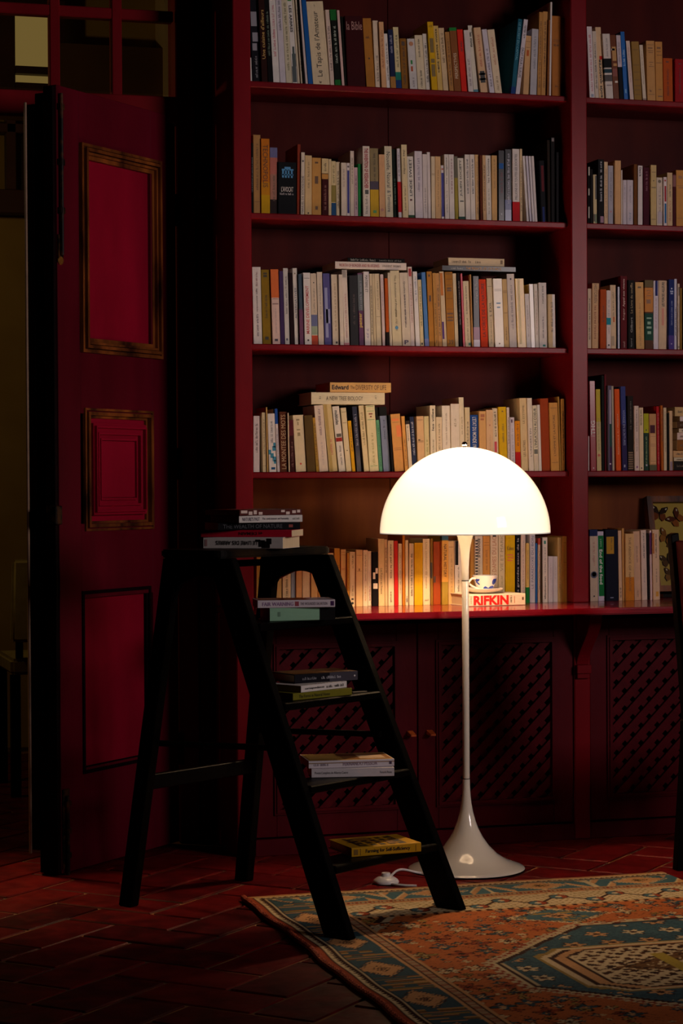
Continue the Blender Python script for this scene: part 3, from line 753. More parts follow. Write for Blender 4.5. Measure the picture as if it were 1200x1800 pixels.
C1, C2 = (430, 220, 4.138), (710, 220, 4.0)
r2 = [(C1, (640, 680), [
    (46, 62, 130, 0, 'k', [m_(.3, .8, '8a8a8a')]),
    (65, 118, 70, -8, 'b08450', [m_(.3, .9, '6a4828'), ('R', (.15,), '6a4828')]),
    (121, 183, 98, -4, 'c8741c', [('B', 0, .25, 'c89a14'), ('B', .25, .42, 'c8841a'), ('T', 'TECHNOPOLIS', 'd', .35, .92, .58, '4c2808')]),
    (185, 238, 163, -2, 'a87868', [('B', .85, 1, '6a6c98'), ('B', .6, .85, 'b86c60'), ('B', 0, .22, '2c2020'), m_(.2, .6, '5a4a3a')]),
    (242, 375, 268, 0, '0d0f14', [('P', [(.2, .84, .745, .77), (.22, .32, .70, .84), (.38, .47, .70, .86), (.53, .62, .70, .86), (.70, .80, .70, .84), (.2, .84, .84, .87), (.35, .68, .87, .91)], '3c84b8'), ('T', "L'AVOCAT", 'h', .43, .53, .66, 'd8ccc4', .01), ('M', 'h', .37, .41, .8, 'b0a8a8')], {'d': 'with blue columned building emblem'}),
    (379, 402, 140, 4, '8a3420'),
    (404, 433, 198, -4, 'e0d0bc', [('T', 'MANUEL DE SOCIOLOGIE', 'u', .02, .62, .55, '3a3030'), ('E', .86, .25, '504848')]),
    (437, 487, 220, 0, 'dcbc8a', [m_(.45, .9, '8a7048', .3), ('E', .03, .12, '30281c')]),
    (490, 557, 237, 0, 'c89450', [('P', [(.3, .65, .9, .93), (.3, .65, .55, .68), (.35, .62, .10, .16)], '5a3816')]),
    (561, 607, 243, 0, '3c0c10', [('B', .74, 1, 'dcc490'), ('B', .64, .73, 'c8904a'), m_(.1, .55, '8a5448'), m_(.78, .98, '604830')]),
    (609, 630, 247, 0, 'dcc498'),
    (632, 663, 262, -2, 'dcc898', [('B', .25, .56, '8a7c40'), ('B', 0, .24, '24507c'), m_(.6, .95, '7a6840')]),
    (666, 696, 268, -4, 'dcc8a4', [m_()]),
    (698, 740, 273, -2, 'e0d0bc', [m_(.55, .9, '9a8a78', .3)]),
    (742, 766, 275, -2, 'dcd0cc', [('L', .06, .86, .2, .8, '3a3c84'), ('E', .93, .3, '6a5858')]),
    (768, 796, 188, -4, 'dccab8', [m_(.5, .9, '8a7868')]),
    (798, 824, 308, -4, 'c8a8b0', [m_()]),
    (826, 854, 282, -4, '1c7a3c', [('E', .05, .2, '0c2c14')]),
    (857, 912, 152, -12, 'e0d2c2', [('T', 'THE INVENTION OF RESEARCHER', 'd', .40, .97, .56, 'a01c28', .03), ('P', [(.3, .8, .32, .38)], '3a3834'), m_(.04, .3, '8a7a70', .4)]),
    (917, 977, 168, -8, '8a7a58', [('B', 0, .40, 'c8a02c'), ('B', .40, .52, '504858'), m_(.5, .95, '4a4030'), ('P', [(.3, .7, .06, .10)], '3c8a3c')]),
    (980, 1022, 213, -6, 'd4a478', [('E', .12, .25, 'b87a6a')]),
    (1026, 1080, 153, -14, 'd8ccae', [('T', 'Nouvelle. Natural', 'd', .42, .92, .50, '1c1c24'), ('T', '& Territoire', 'd', .08, .38, .46, '3c4458')]),
    (1083, 1112, 175, -14, '0e1c14', [m_(.2, .6, '4a6a54')]),
    (1115, 1141, 170, -18, 'd4ccd0', [('B', .08, .52, 'b81c24'), m_(.6, .95, '4a4a58')]),
    (1150, 1190, 142, -13, 'e2ccA0'.lower(), [('T', 'des mondes', 'd', .6, .93, .35, '3a2c1c'), m_(.1, .45, '7a6448', .3)]),
]), (C2, (655, 690), [
    (32, 75, 220, -12, 'e0d8cc', [('T', 'LINDE SWEET', 'u', .36, .96, .42, '1a1a1a', .01), ('B', 0, .05, '2c4c34'), ('P', [(.3, .65, .28, .31)], '5a1c1c')], {'d': 'with black capitals'}),
    (80, 133, 183, -8, 'd4cad0', [m_(.4, .9, '8a8090', .3)]),
    (135, 166, 205, -6, 'd8ccc8', [m_(.1, .5, '8a8080')]),
    (169, 190, 190, -12, 'dcd0cc'),
    (192, 220, 220, -4, 'dcc8a8', [('R', (.7, .72), '8a7048')]),
    (222, 260, 220, -4, 'd4ac7c', [m_(.2, .8, '9a7848', .3)]),
    (263, 284, 283, -10, 'dcd2d2', [('L', .05, .86, .15, .9, '4a4a90'), ('E', .93, .32, 'b85c3c')]),
    (286, 318, 205, -15, 'e0d6cc', [('T', 'les origines', 'u', .55, .95, .36, '303030'), m_(.1, .45, '8a8478', .3)]),
    (320, 356, 206, -14, 'dcd2cc', [m_(.4, .95, '8a4858', .3)]),
    (359, 381, 220, -8, '9a8a3c', [('B', .66, 1, '6a6658')]),
    (386, 428, 232, -12, 'dcd4c4', [('T', 'JULIEN SOCIETY', 'u', .38, .97, .42, '1c1c18', .01), ('B', 0, .05, '2c4c44'), ('P', [(.25, .85, .29, .31)], '3a3a34')], {'d': 'with dark capitals and green foot'}),
    (434, 468, 207, -9, 'e0d4ca', [m_(.4, .95, '2c3444', .4)]),
    (470, 503, 207, -9, 'e0d4ca', [m_(.4, .95, '2c3444', .4)]),
    (505, 530, 208, -8, 'd4ac78', [m_(.1, .9, '8a6848', .4)]),
    (533, 553, 212, -6, '5a2814'),
    (555, 578, 212, -8, 'd0a87c', [m_()]),
    (580, 615, 213, -8, 'e0d6ca', [('T', 'les hommes', 'u', .58, .95, .4, '20241c'), m_(.1, .5, '8a8478', .3)]),
    (618, 655, 213, -3, 'd0a46c', [m_(.5, .95, '9a7448', .3)]),
    (664, 706, 178, -2, '10101c', [('L', .74, .82, .1, .85, '2c5ca0'), m_(.4, .7, '6a2c38', .4), ('E', .1, .12, 'c0c0c8')], {'gloss': True}),
    (711, 757, 170, -2, '12141c', [('B', .16, .3, '2c3c78'), ('B', 0, .16, '8890b0'), m_(.25, .95, 'b0b0c0', .4)], {'gloss': True}),
    (764, 812, 167, -4, 'dcd2cc', [('B', 0, .27, 'b81c24'), ('T', 'MILLIONS DE TOUTES LES SOCIETES', 'u', .30, .93, .34, '38343c')]),
    (815, 832, 167, -2, 'd8bc94', [m_()]),
    (862, 879, 217, -32, 'dcd4d4'), (881, 899, 217, -30, 'd0cad8'), (901, 918, 218, -28, 'd8d0d4'), (920, 938, 218, -26, 'd8ccc8'),
    (965, 1000, 250, -16, '0c0c12', [('L', .5, .92, .3, .8, '5a1c24'), ('L', 0, .25, .3, .7, '22306a')]),
    (1010, 1030, 105, -6, '1c1006'), (1035, 1062, 85, -4, '100c0e', [('P', [(.2, .8, .95, .99)], '6a5a5a')]), (1066, 1088, 190, 0, '0e0c10'),
])]
row(SHELF_Z[1], .042, 'left, wide bay second shelf', 'books on the second shelf of the wide bay', r2, *MAINX, .36)

C1, C2 = (430, 430, 4.138), (710, 430, 4.0)
r3 = [(C1, (718, 738), [
    (65, 127, 163, -12, 'e4dcd4', [('T', 'agir ensemble', 'd', .42, .72, .24, '4a3a3a'), m_(.1, .4, '5a4a5a', .25), m_(.75, .95, '8a4a4a', .2)]),
    (133, 192, 183, -14, '8a6c1c', [('P', [(.25, .7, .90, .93), (.25, .7, .94, .96), (.3, .7, .06, .10)], '2c200a'), m_(.35, .68, '3a2c0c', .5)]),
    (203, 259, 180, -16, 'e0c0b4', [('B', .62, 1, 'd86c34'), ('R', (.6, .54, .53), '5a1c14'), m_(.15, .5, 'b8a0a0', .2), ('P', [(.3, .7, .04, .07)], '3a2c3a')], {'gloss': True}),
    (261, 290, 193, -12, '3a2454', [], {'gloss': True}),
    (293, 328, 172, -18, 'd2ccc6', [m_(.4, .9, '6a645c', .4), ('P', [(.3, .6, .05, .08)], '4a4a5a')]),
    (333, 360, 205, -14, '200a10'),
    (364, 397, 172, -18, 'e2d8ce', [('T', 'ALTERNATIVES', 'u', .34, .74, .4, '3a4468'), ('E', .93, .16, '8a7a5a')]),
    (399, 428, 215, -14, '3c4c5c', [('B', 0, .5, '6a3c5c')], {'gloss': True}),
    (437, 488, 205, -13, 'e8e0d8', [('T', 'MARINE DEVELOPPEMENT', 'u', .15, .82, .44, 'c84440', .01), ('R', (.92,), '3a3030'), ('E', .06, .14, '4a3a3a')], {'gloss': True}),
    (490, 532, 210, -12, 'dcc8b0', [('B', .26, .42, '6a7098'), ('B', .14, .26, '9aa890'), ('B', 0, .13, 'b84c34'), ('E', .87, .1, '20201c'), m_(.45, .8, '9a8a78', .3)]),
    (537, 577, 200, -16, 'dcccb8', [m_(.35, .85, 'a89a88', .3)]),
    (582, 632, 210, -16, '4c4884', [('P', [(.2, .6, .1, .8), (.3, .9, .3, .5)], '8c90b8')], {'gloss': True}),
    (640, 689, 218, -13, 'e0ceb4', [m_(.2, .9, 'a88c6c', .25), ('P', [(.45, .75, .02, .05)], '2c2420')]),
    (691, 722, 218, -14, 'e4d4c0', [], {'gloss': True}),
    (725, 762, 185, -20, 'e4d6c8', [('P', [(a * .12 + .1 + .06 * (b % 2), a * .12 + .16 + .06 * (b % 2), .90 + b * .012, .91 + b * .012) for a in range(6) for b in range(8)], '6a6058'), m_(.1, .7, 'b8807c', .3), ('B', 0, .03, 'c8888c')]),
    (768, 830, 225, -11, '100a0c', [m_(.3, .75, '4a3834', .35)], {'gloss': True}),
    (833, 870, 207, -22, '5a2a54', [('B', .48, .98, '5c6468'), ('T', 'penser', 'u', .25, .45, .6, 'd8b848', .02), m_(.5, .9, '8a8a98', .5)], {'gloss': True}),
    (873, 917, 197, -20, 'e4dad4', [('T', 'MATIERE ET', 'd', .72, .95, .42, '3a3438'), m_(.1, .25, 'a090b0', .4)], {'gloss': True}),
    (919, 938, 212, -17, 'dccaa8', [m_()]), (940, 957, 212, -17, 'd8c4a0'),
    (960, 996, 212, -17, 'e0ceac', [m_(.5, .9, '9a8868', .3), ('R', (.4,), '8a7858')]),
    (1003, 1026, 217, -20, 'e2ccc8', [m_(.5, .95, 'a88888', .3)]),
    (1028, 1053, 245, -14, 'b8541c', [('B', 0, .2, '1a1210')]),
    (1055, 1073, 205, -22, 'd8c8b0'),
    (1076, 1143, 190, -22, 'e2d2ac', [('T', 'The Evolution of Progress', 'd', .38, .94, .26, '6a5838'), m_(.2, .5, '8a7850', .2), ('E', .24, .18, '4a8cb8')], {'d': 'with round blue sticker'}),
    (1148, 1208, 205, -24, 'e0d0ba', [('T', 'Quelles baleines, quoi de plus', 'd', .25, .88, .26, '3c3440'), m_(.3, .7, '7a6a6a', .2), ('T', 'P', 'h', .02, .08, .5, '3a2c4c', .02)], {'d': 'with a large letter at its foot'}),
]), (C2, (710, 728), [
    (48, 78, 157, -24, 'e4d2ca', [('L', .88, .98, .2, .8, 'b04a4c'), m_(.3, .8, 'b88a84', .4)]),
    (82, 113, 190, -24, 'e8e0da', [m_(.6, .95, '8a90a0', .4)], {'gloss': True}),
    (115, 140, 247, -22, 'e0cc9c', [m_(.3, .9, '8a7c48', .5), ('P', [(.3, .7, .02, .05)], '20180c')]),
    (147, 176, 195, -26, '2464a8', [('B', 0, .1, '5a6aa8')], {'gloss': True}),
    (178, 214, 190, -20, 'b87c34', [('P', [(.3, .65, .60, .68), (.3, .6, .93, .96)], '4a2c0c')]),
    (216, 241, 200, -20, 'c08c4c', [m_(.05, .6, '5a3c1c', .4)]),
    (243, 268, 202, -24, 'c8945c', [m_()]),
    (271, 302, 190, -24, 'dcc4a0', [('L', .68, .98, .1, .7, 'c8783c'), ('L', .1, .33, .1, .5, '4a2c78')]),
    (304, 357, 193, -18, 'a8702c', [('R', (.97, .90, .82, .64, .5), '4a2c0c'), ('P', [(.2, .8, .77, .79), (.2, .8, .74, .76), (.1, .9, .43, .45), (.1, .9, .38, .40), (.1, .9, .34, .36)], '5a3814'), ('T', '39', 'h', .03, .09, .66, '241404')], {'d': 'numbered 39'}),
    (360, 386, 203, -20, 'dccaaa', [m_(.3, .7, 'a89878', .3)]),
    (388, 411, 200, -20, '140e10', [m_(.3, .9, '8a7c78', .5)]),
    (413, 429, 203, -24, 'b8283c', [], {'gloss': True}),
    (431, 472, 257, -19, 'e0cfae', [('T', 'la dialectique de la nature', 'u', .5, .92, .34, '302418'), m_(.1, .45, '8a7a5c', .25), ('L', .02, .06, .55, .9, '5c8c7c')]),
    (474, 488, 210, -17, 'c09058'),
    (491, 533, 222, -8, '120c12', [('T', 'Les chants de Pluies', 'u', .6, .96, .44, 'b0a8a8'), ('B', 0, .10, 'c0b0c0'), ('B', .10, .28, '7a4460')], {'gloss': True}),
    (541, 592, 245, -20, 'd8401c', [('T', 'LA FORCE DE LA NATURE', 'u', .15, .94, .42, '40100c')]),
    (595, 635, 238, -22, 'dcc6a4', [('T', 'L EXIL', 'u', .45, .66, .4, '4a3c34'), m_(.05, .4, '9a8a70', .25), ('R', (.88,), '8a7858')]),
    (637, 704, 240, -17, 'e6d6c2', [('R', (.82, .84), '8a7a68'), ('P', [(.3, .75, .63, .65), (.35, .7, .57, .59)], '7a94b0'), ('E', .05, .08, '8a7a68')], {'gloss': True}),
    (706, 738, 243, -20, 'd4b07c', [('R', (.8, .82, .5), '6a4c24'), m_(.1, .3, '6a4c24', .3)]),
    (742, 795, 207, -22, 'dccfc8', [('E', .93, .12, '4a3c48'), m_(.25, .85, '8a7c80', .3)]),
    (798, 860, 240, -20, 'd0a030', [('L', .05, 1.0, .25, .5, 'e4d2a8')], {'gloss': True}),
    (862, 892, 347, -15, 'e0d8d6', [m_(.2, .8, 'a89898', .3)]),
    (894, 922, 278, -16, 'e6ded8', [], {'gloss': True}),
    (924, 948, 278, -12, 'e0d6ca', [m_(.2, .9, 'a87c70', .3)]),
    (951, 1005, 268, -6, 'd8cfca', [('T', 'nature vive', 'u', .68, .95, .24, '2c2428'), m_(.15, .5, '6a606c', .2), ('L', .02, .05, .45, .8, '4c8c84')]),
    (1016, 1066, 350, -6, 'd0b48c', [('L', .02, 1.0, .6, .95, 'e0d8d8'), m_(.3, .9, '6a5c58', .4)]),
])]
row(SHELF_Z[2], .042, 'left, wide bay third shelf', 'books on the third shelf of the wide bay', r3, *MAINX, .36)

C1, C2 = (430, 660, 4.138), (710, 660, 4.0)
r4 = [(C1, (698, 704), [
    (63, 108, 295, 0, 'd8ccc8', [m_(.35, .92, '5a4848', .4)]),
    (131, 158, 270, -8, 'd8c498', [m_(.3, .9, '8a7448', .4), ('R', (.1,), '8a7448')]),
    (160, 172, 232, -14, 'c09c5c'),
    (178, 230, 278, -14, 'e4dcd4', [('P', [(.0, .35, .3, .38), (.25, .7, .24, .32), (.55, 1.0, .36, .44), (.55, 1.0, .18, .26), (.7, 1.0, .42, .5), (.7, 1.0, .14, .2)], '2484a0'), m_(.5, .9, '5a5a5c', .3), ('L', .04, .08, .3, .85, '1c4c78')], {'d': 'with teal chevron'}),
    (238, 256, 243, -19, 'dccfcc', [('B', .76, 1, '2450a0'), m_(.1, .7, '7a7080', .4)]),
    (259, 314, 265, -9, '5a2c18', [('T', 'LA MONTEE DES MOTS', 'u', .05, .95, .6, 'b8966c')]),
    (316, 328, 272, -9, 'dcc8a4'),
    (332, 364, 325, -18, '381010', [('B', .7, 1, '5a1c24'), m_(.1, .6, '7a5048', .5)]),
    (372, 450, 290, -32, 'e4d0a8', [('P', [(.3, .6, .9, .93), (.4, .5, .82, .88), (.3, .62, .73, .75), (.35, .6, .63, .69)], '9a8458'), ('E', .14, .09, 'c8402c')], {'d': 'with tiny red emblem'}),
    (454, 516, 292, -29, '5a4420'),
    (520, 539, 307, -40, 'b88c34', [m_(.1, .9, '3a2408', .5)]),
    (543, 608, 220, -52, 'e0ccb8', [m_(.55, .97, '8a6a70', .3), m_(.1, .45, 'b8a4a0', .2)]),
    (616, 676, 212, -52, 'd0b880', [('L', .0, 1.0, .1, .45, 'b89c5c'), m_(.25, .5, 'b8604c', .3)], {'gloss': True}),
    (685, 735, 228, -50, 'e4dac8', [('T', 'multitudes', 'd', .72, .94, .46, '201c1c', .02), ('L', .46, .52, .05, .95, '9a2c24'), ('L', .53, .58, .2, .9, '6a6458'), m_(.1, .4, '5a5450', .25)], {'d': 'with a red stripe across'}),
    (738, 778, 237, -42, 'e0cea4', [('R', (.93, .76), '6a5830'), ('E', .33, .1, '4a3c20')]),
    (781, 806, 332, -33, 'e0a418', [m_(.4, .9, '4a3408', .4)]),
    (815, 850, 228, -36, '26283c', [m_(.4, .9, '8a8894', .5)], {'gloss': True}),
    (868, 905, 220, -42, 'e0cc9c', [m_(.4, .9, '7a6838', .4)]),
    (909, 976, 220, -32, 'e2d4a4', [('R', (.98, .91, .78, .08), '3c8a44'), ('P', [(.3, .7, .86, .88), (.4, .6, .82, .84)], '8a3c2c'), m_(.1, .6, 'a89c64', .4)], {'d': 'with green rules'}),
    (979, 1003, 325, -26, '5c9a74', [m_(.1, .9, '2c5c3c', .4)]),
    (1009, 1060, 230, -32, '7c86a0', [('B', .86, 1, '101010'), m_(.5, .85, '3c4458', .3)]),
    (1066, 1083, 290, -25, '14100e'),
    (1090, 1160, 283, -32, 'd89a54', [('R', (.85, .4, .37), '8a5424'), ('P', [(.1, .8, .88, .92), (.5, 1, .6, .8)], 'e0782c')]),
    (1163, 1190, 298, -28, 'd89c50', [m_(.1, .6, '8a5c20')]),
]), (C2, (672, 676), [
    (29, 60, 320, -25, 'e0cfb2', [('T', 'le monde', 'd', .6, .9, .4, '201814'), ('B', .93, 1, '302824')]),
    (63, 92, 292, -25, '28304c', [m_(.3, .95, 'b0b0b8', .5)]),
    (98, 148, 288, -12, 'd8b080', [('R', (.55, .53, .93), '6a4a24'), ('P', [(.15, .45, .56, .58)], '4a3418')]),
    (150, 184, 288, -12, 'd4c490', [m_(.2, .6, 'a0985c', .4)]),
    (187, 227, 212, -8, 'e2d4b6', [('T', 'les villes', 'u', .62, .95, .4, '241c14', .01), m_(.2, .5, '7a6c50', .3)]),
    (229, 270, 293, -5, 'e0cba8', [m_(.4, .9, '7a6848', .3)]),
    (273, 330, 213, -8, 'e8dcc8', [m_(.4, .9, 'b0a088', .2)]),
    (332, 394, 200, -10, 'e4d6c2', [m_(.66, .8, '9a8868', .3)]),
    (396, 430, 155, -12, 'e4d4b4', [m_(.5, .75, 'a08c68', .3)]),
    (433, 467, 225, -6, 'dcc8a0', [m_(.3, .8, '4a3c28', .4)]),
    (469, 526, 278, -6, '1c4488', [('T', "L'ETAT DU MONDE 1992", 'd', .38, .96, .5, 'd8d4d0', .01)]),
    (529, 579, 252, -6, 'd4a468', [('P', [(.2, .8, .9, .95), (.2, .7, .85, .88)], 'a05c2c')]),
    (581, 629, 243, -10, 'dcb48a', [('E', .75, .12, 'b87c5c'), m_(.2, .6, 'b89070', .2)]),
    (631, 669, 232, -14, 'e2ceae', [m_(.55, .97, '2c2018', .4), ('L', .3, .47, .25, .7, 'c8505c')]),
    (673, 729, 222, -13, 'd8ac14', [m_(.45, .75, '7a5c0c', .25), ('P', [(.4, .6, .92, .94)], '7a5c0c')], {'hard': True}),
    (731, 749, 225, -10, 'dccabc', [m_()]),
    (751, 783, 295, -9, 'd4c8cc', [('P', [(.25, .6, .9, .96)], '5a3c54'), m_(.1, .8, '9a8c94', .4)]),
    (786, 821, 320, -8, 'e08c14', [('B', 0, .38, 'b81c1c'), m_(.5, .95, '7a3c08', .4)]),
    (826, 874, 160, -20, 'dcC090'.lower(), [('T', 'LE SYSTEME', 'u', .65, .9, .28, '7a6038'), ('T', 'LES AUTRES', 'u', .2, .42, .34, '5a4424')], {'dy': .006}),
    (877, 913, 160, -20, 'e4d4c0', [('T', "L'UNIVERS EN", 'u', .2, .58, .34, '4a4448')]),
    (915, 946, 212, -14, 'e4d6b6', [('T', "L'INFLATION AU COEUR", 'u', .36, .96, .62, '2c2820', .01), ('P', [(.1, .9, .26, .33)], '6a6454'), ('L', .02, .24, .12, .88, 'd8c8b0')]),
    (948, 968, 207, -14, 'e2d8cc'),
    (971, 1028, 163, -22, '9a3c14'),
    (1033, 1092, 193, -15, 'c8904a', [('R', (.92, .12), '6a4418'), ('T', "L'HOMME ET LA NATURE", 'u', .22, .82, .24, '4a3010')]),
    (1095, 1106, 150, -16, 'a07838'),
    (1108, 1130, 165, -4, 'c08c48', [m_()]),
])]
row(SHELF_Z[3], .042, 'left, wide bay fourth shelf', 'books on the fourth shelf of the wide bay', r4, *MAINX, .36)

C1, C2 = (430, 910, 4.138), (710, 910, 4.0)
r5 = [(C1, (655, 652), [
    (85, 130, 258, 0, 'c89c4c', [m_(.1, .6, '7a5c28', .4)]),
    (140, 200, 262, 0, 'd8c08c'), (205, 268, 270, 0, 'c8a468'),
    (275, 334, 255, 0, 'd8c49c', [m_(.1, .7, '6a5838', .3)]),
    (337, 370, 255, 0, '8c98a8'), (373, 416, 250, 0, 'd0a068'), (420, 478, 255, 0, 'd8c098'), (482, 530, 248, -2, 'c8a468'),
    (534, 556, 245, 0, 'd49c50'),
    (559, 591, 255, -2, 'e0cc98', [('L', .86, .97, .2, .8, '3c8a4c')]),
    (593, 604, 258, 0, '9a8444'),
    (606, 645, 258, 0, 'dcc8a0', [m_(.1, .8, 'a89068', .3)]),
    (656, 696, 225, -5, 'c88c34', [('R', (.7, .67), '6a4414')]),
    (700, 738, 232, -2, 'e0b878', [('R', (.95, .9, .66, .64, .2, .17), 'b8602c'), ('E', .45, .12, 'b8602c')]),
    (741, 760, 258, 0, 'd0983c', [m_(.3, .9, '8a5c1c')]),
    (763, 804, 250, 0, 'e4cca0', [m_(.7, .95, '5a4424', .3), m_(.2, .4, '8a7448', .3), ('E', .06, .22, '202020'), ('P', [(.3, .7, .12, .15)], '302820')]),
    (808, 856, 235, 0, 'dcb880', [('R', (.9, .62), '8a6434'), ('P', [(.4, .6, .63, .67)], '8a6434')]),
    (860, 894, 237, 0, 'e6d2ae', [('T', 'QUATRIEMES DES CHAMPS', 'd', .45, .92, .38, '6a5840'), m_(.1, .4, 'c88c30', .3)]),
    (896, 922, 245, -2, 'e8d8b8', [m_(.1, .4, 'a02c54', .3), ('B', 0, 0.02, 'd0c0a0')]),
    (925, 970, 250, 0, '100c0c', [('P', [(.1, .5, .5, .62), (.55, .95, .6, .7), (.15, .9, .32, .42)], 'e0d4b8'), ('E', .44, .14, '100c0c')], {'d': 'with white patches'}),
    (974, 1018, 155, -6, 'e2c68e', [('T', 'Les Futurs en France', 'd', .18, .56, .3, '2c2014')]),
    (1020, 1041, 160, -6, 'd8b888', [m_(.5, .9)]),
    (1043, 1086, 167, -4, 'e6d2a8', [('T', 'naitre par le reve', 'd', .42, .94, .42, '40281c', .01), ('T', 'seuil', 'd', .06, .22, .32, '302418')]),
    (1089, 1116, 170, -4, 'c82420', [], {'gloss': True}),
    (1118, 1144, 190, -2, 'e0cca4', [m_(.2, .9, '7a6848', .3)]),
    (1147, 1166, 125, -2, 'c87c24'),
    (1169, 1190, 165, -2, 'e2ceA4'.lower(), [m_(.05, .15, '181410', .5)]),
]), (C2, (628, 600), [
    (36, 68, 182, 0, 'dfc9a2', [m_()]),
    (73, 131, 178, 0, 'd8a818', [('B', .98, 1, 'e0b828')]),
    (134, 183, 150, -4, 'e6d2a4', [('T', 'Une civilisation de nature', 'd', .25, .95, .28, 'a89064'), ('T', 'seuil', 'h', .06, .09, .5, '504028')]),
    (187, 204, 148, -2, '8a6424', [('P', [(0, .7, .4, .64)], '3a2a14')]),
    (206, 258, 170, 0, '9c441c', [('P', [(.0, .3, .35, .45)], '4a2c14')], {'hard': True}),
    (263, 310, 130, -2, 'a08434', [('B', .33, .93, 'dca048'), ('B', .94, 1, '3c5c68'), ('T', 'NATURAL HISTORY', 'd', .40, .88, .46, '3c2410', .01)]),
    (313, 355, 165, -4, 'd4ac74', [('R', (.9,), '7a5828'), m_(.2, .8, 'a88450', .3)]),
    (358, 406, 165, -2, 'e4d8c8', [('L', .62, 1, .05, .5, '181410'), m_(.1, .6, '8a8070', .25)]),
    (466, 492, 150, 0, 'b8843c'),
    (498, 552, 130, 0, 'd8c8b0', [('P', [(.05, .38, i * .045 + .02, i * .045 + .042) for i in range(21)], '2c2018'), ('T', 'BIENVENUE', 'd', .68, .96, .34, '18140f', .02), ('T', 'POUR VOTRE', 'd', .4, .64, .3, '7a6c58')], {'d': 'with dark spiral binding'}),
    (555, 603, 130, 0, 'd49448', [('R', (.9, .86), '8a5018'), m_(.5, .8, 'a0682c', .3)]),
    (606, 660, 100, 0, 'e2caa8', [('T', 'LES DAMES DU LAC', 'u', .32, .93, .52, 'b87858'), ('L', .93, .985, .3, .75, '181414')]),
    (663, 709, 100, 0, 'dccaa4', [('T', 'VIE ET MARIO', 'u', .45, .98, .44, '9a8c68'), m_(.1, .4, '9a8c68', .3)], {'d': 'with large olive lettering'}),
    (712, 779, 125, 0, 'dcb010', [('T', 'Kaboo', 'h', .78, .84, .7, '40340c'), ('P', [(.15, .8, .70, .72), (.2, .85, .66, .68), (.15, .7, .62, .64)], 'd87820')]),
    (784, 818, 120, 0, '14141c', [('T', 'les grandes eaux de la', 'u', .1, .95, .5, 'c8c4c4')]),
    (821, 853, 105, 0, 'e0cab8', [m_(.1, .9, 'a88c80', .3)]),
    (856, 880, 180, 0, 'd8b868', [('B', 0, .26, '1c7a34'), m_(.4, .9, '8a743c', .3)]),
    (883, 921, 105, 0, 'd0cad0', [('T', 'LE PARADOXE DU BON', 'u', .2, .95, .44, '6a7090')]),
    (923, 938, 180, 0, '2860a0'),
    (940, 958, 145, 0, 'd8bca0', [('B', .9, 1, 'b04438'), m_(.2, .8, '7a6458', .4)]),
    (962, 972, 140, 0, '3c2c1c'), (974, 1010, 140, -3, 'e4dacc', [('T', 'Une anthropologie', 'd', .05, .4, .38, '20201c', .01), m_(.45, .85, '7a7468', .25), ('L', .9, .95, .3, .7, '4c8c7c')]),
    (1014, 1046, 273, 0, 'd0c8cc', [m_(.5, .9, 'a89ca0', .2)]), (1048, 1081, 273, 0, 'd4cac8', [m_(.5, .9, 'a89ca0', .2)]),
    (1084, 1114, 140, 0, 'c8a468', [m_(.2, .7, '8a6c3c', .3)]), (1116, 1149, 132, 0, 'b88c48', [('R', (.9, .6), '6a4c20')]),
])]
row(Z_C, .046, 'left, wide bay counter', 'books along the counter of the wide bay', r5, *MAINX, .33)

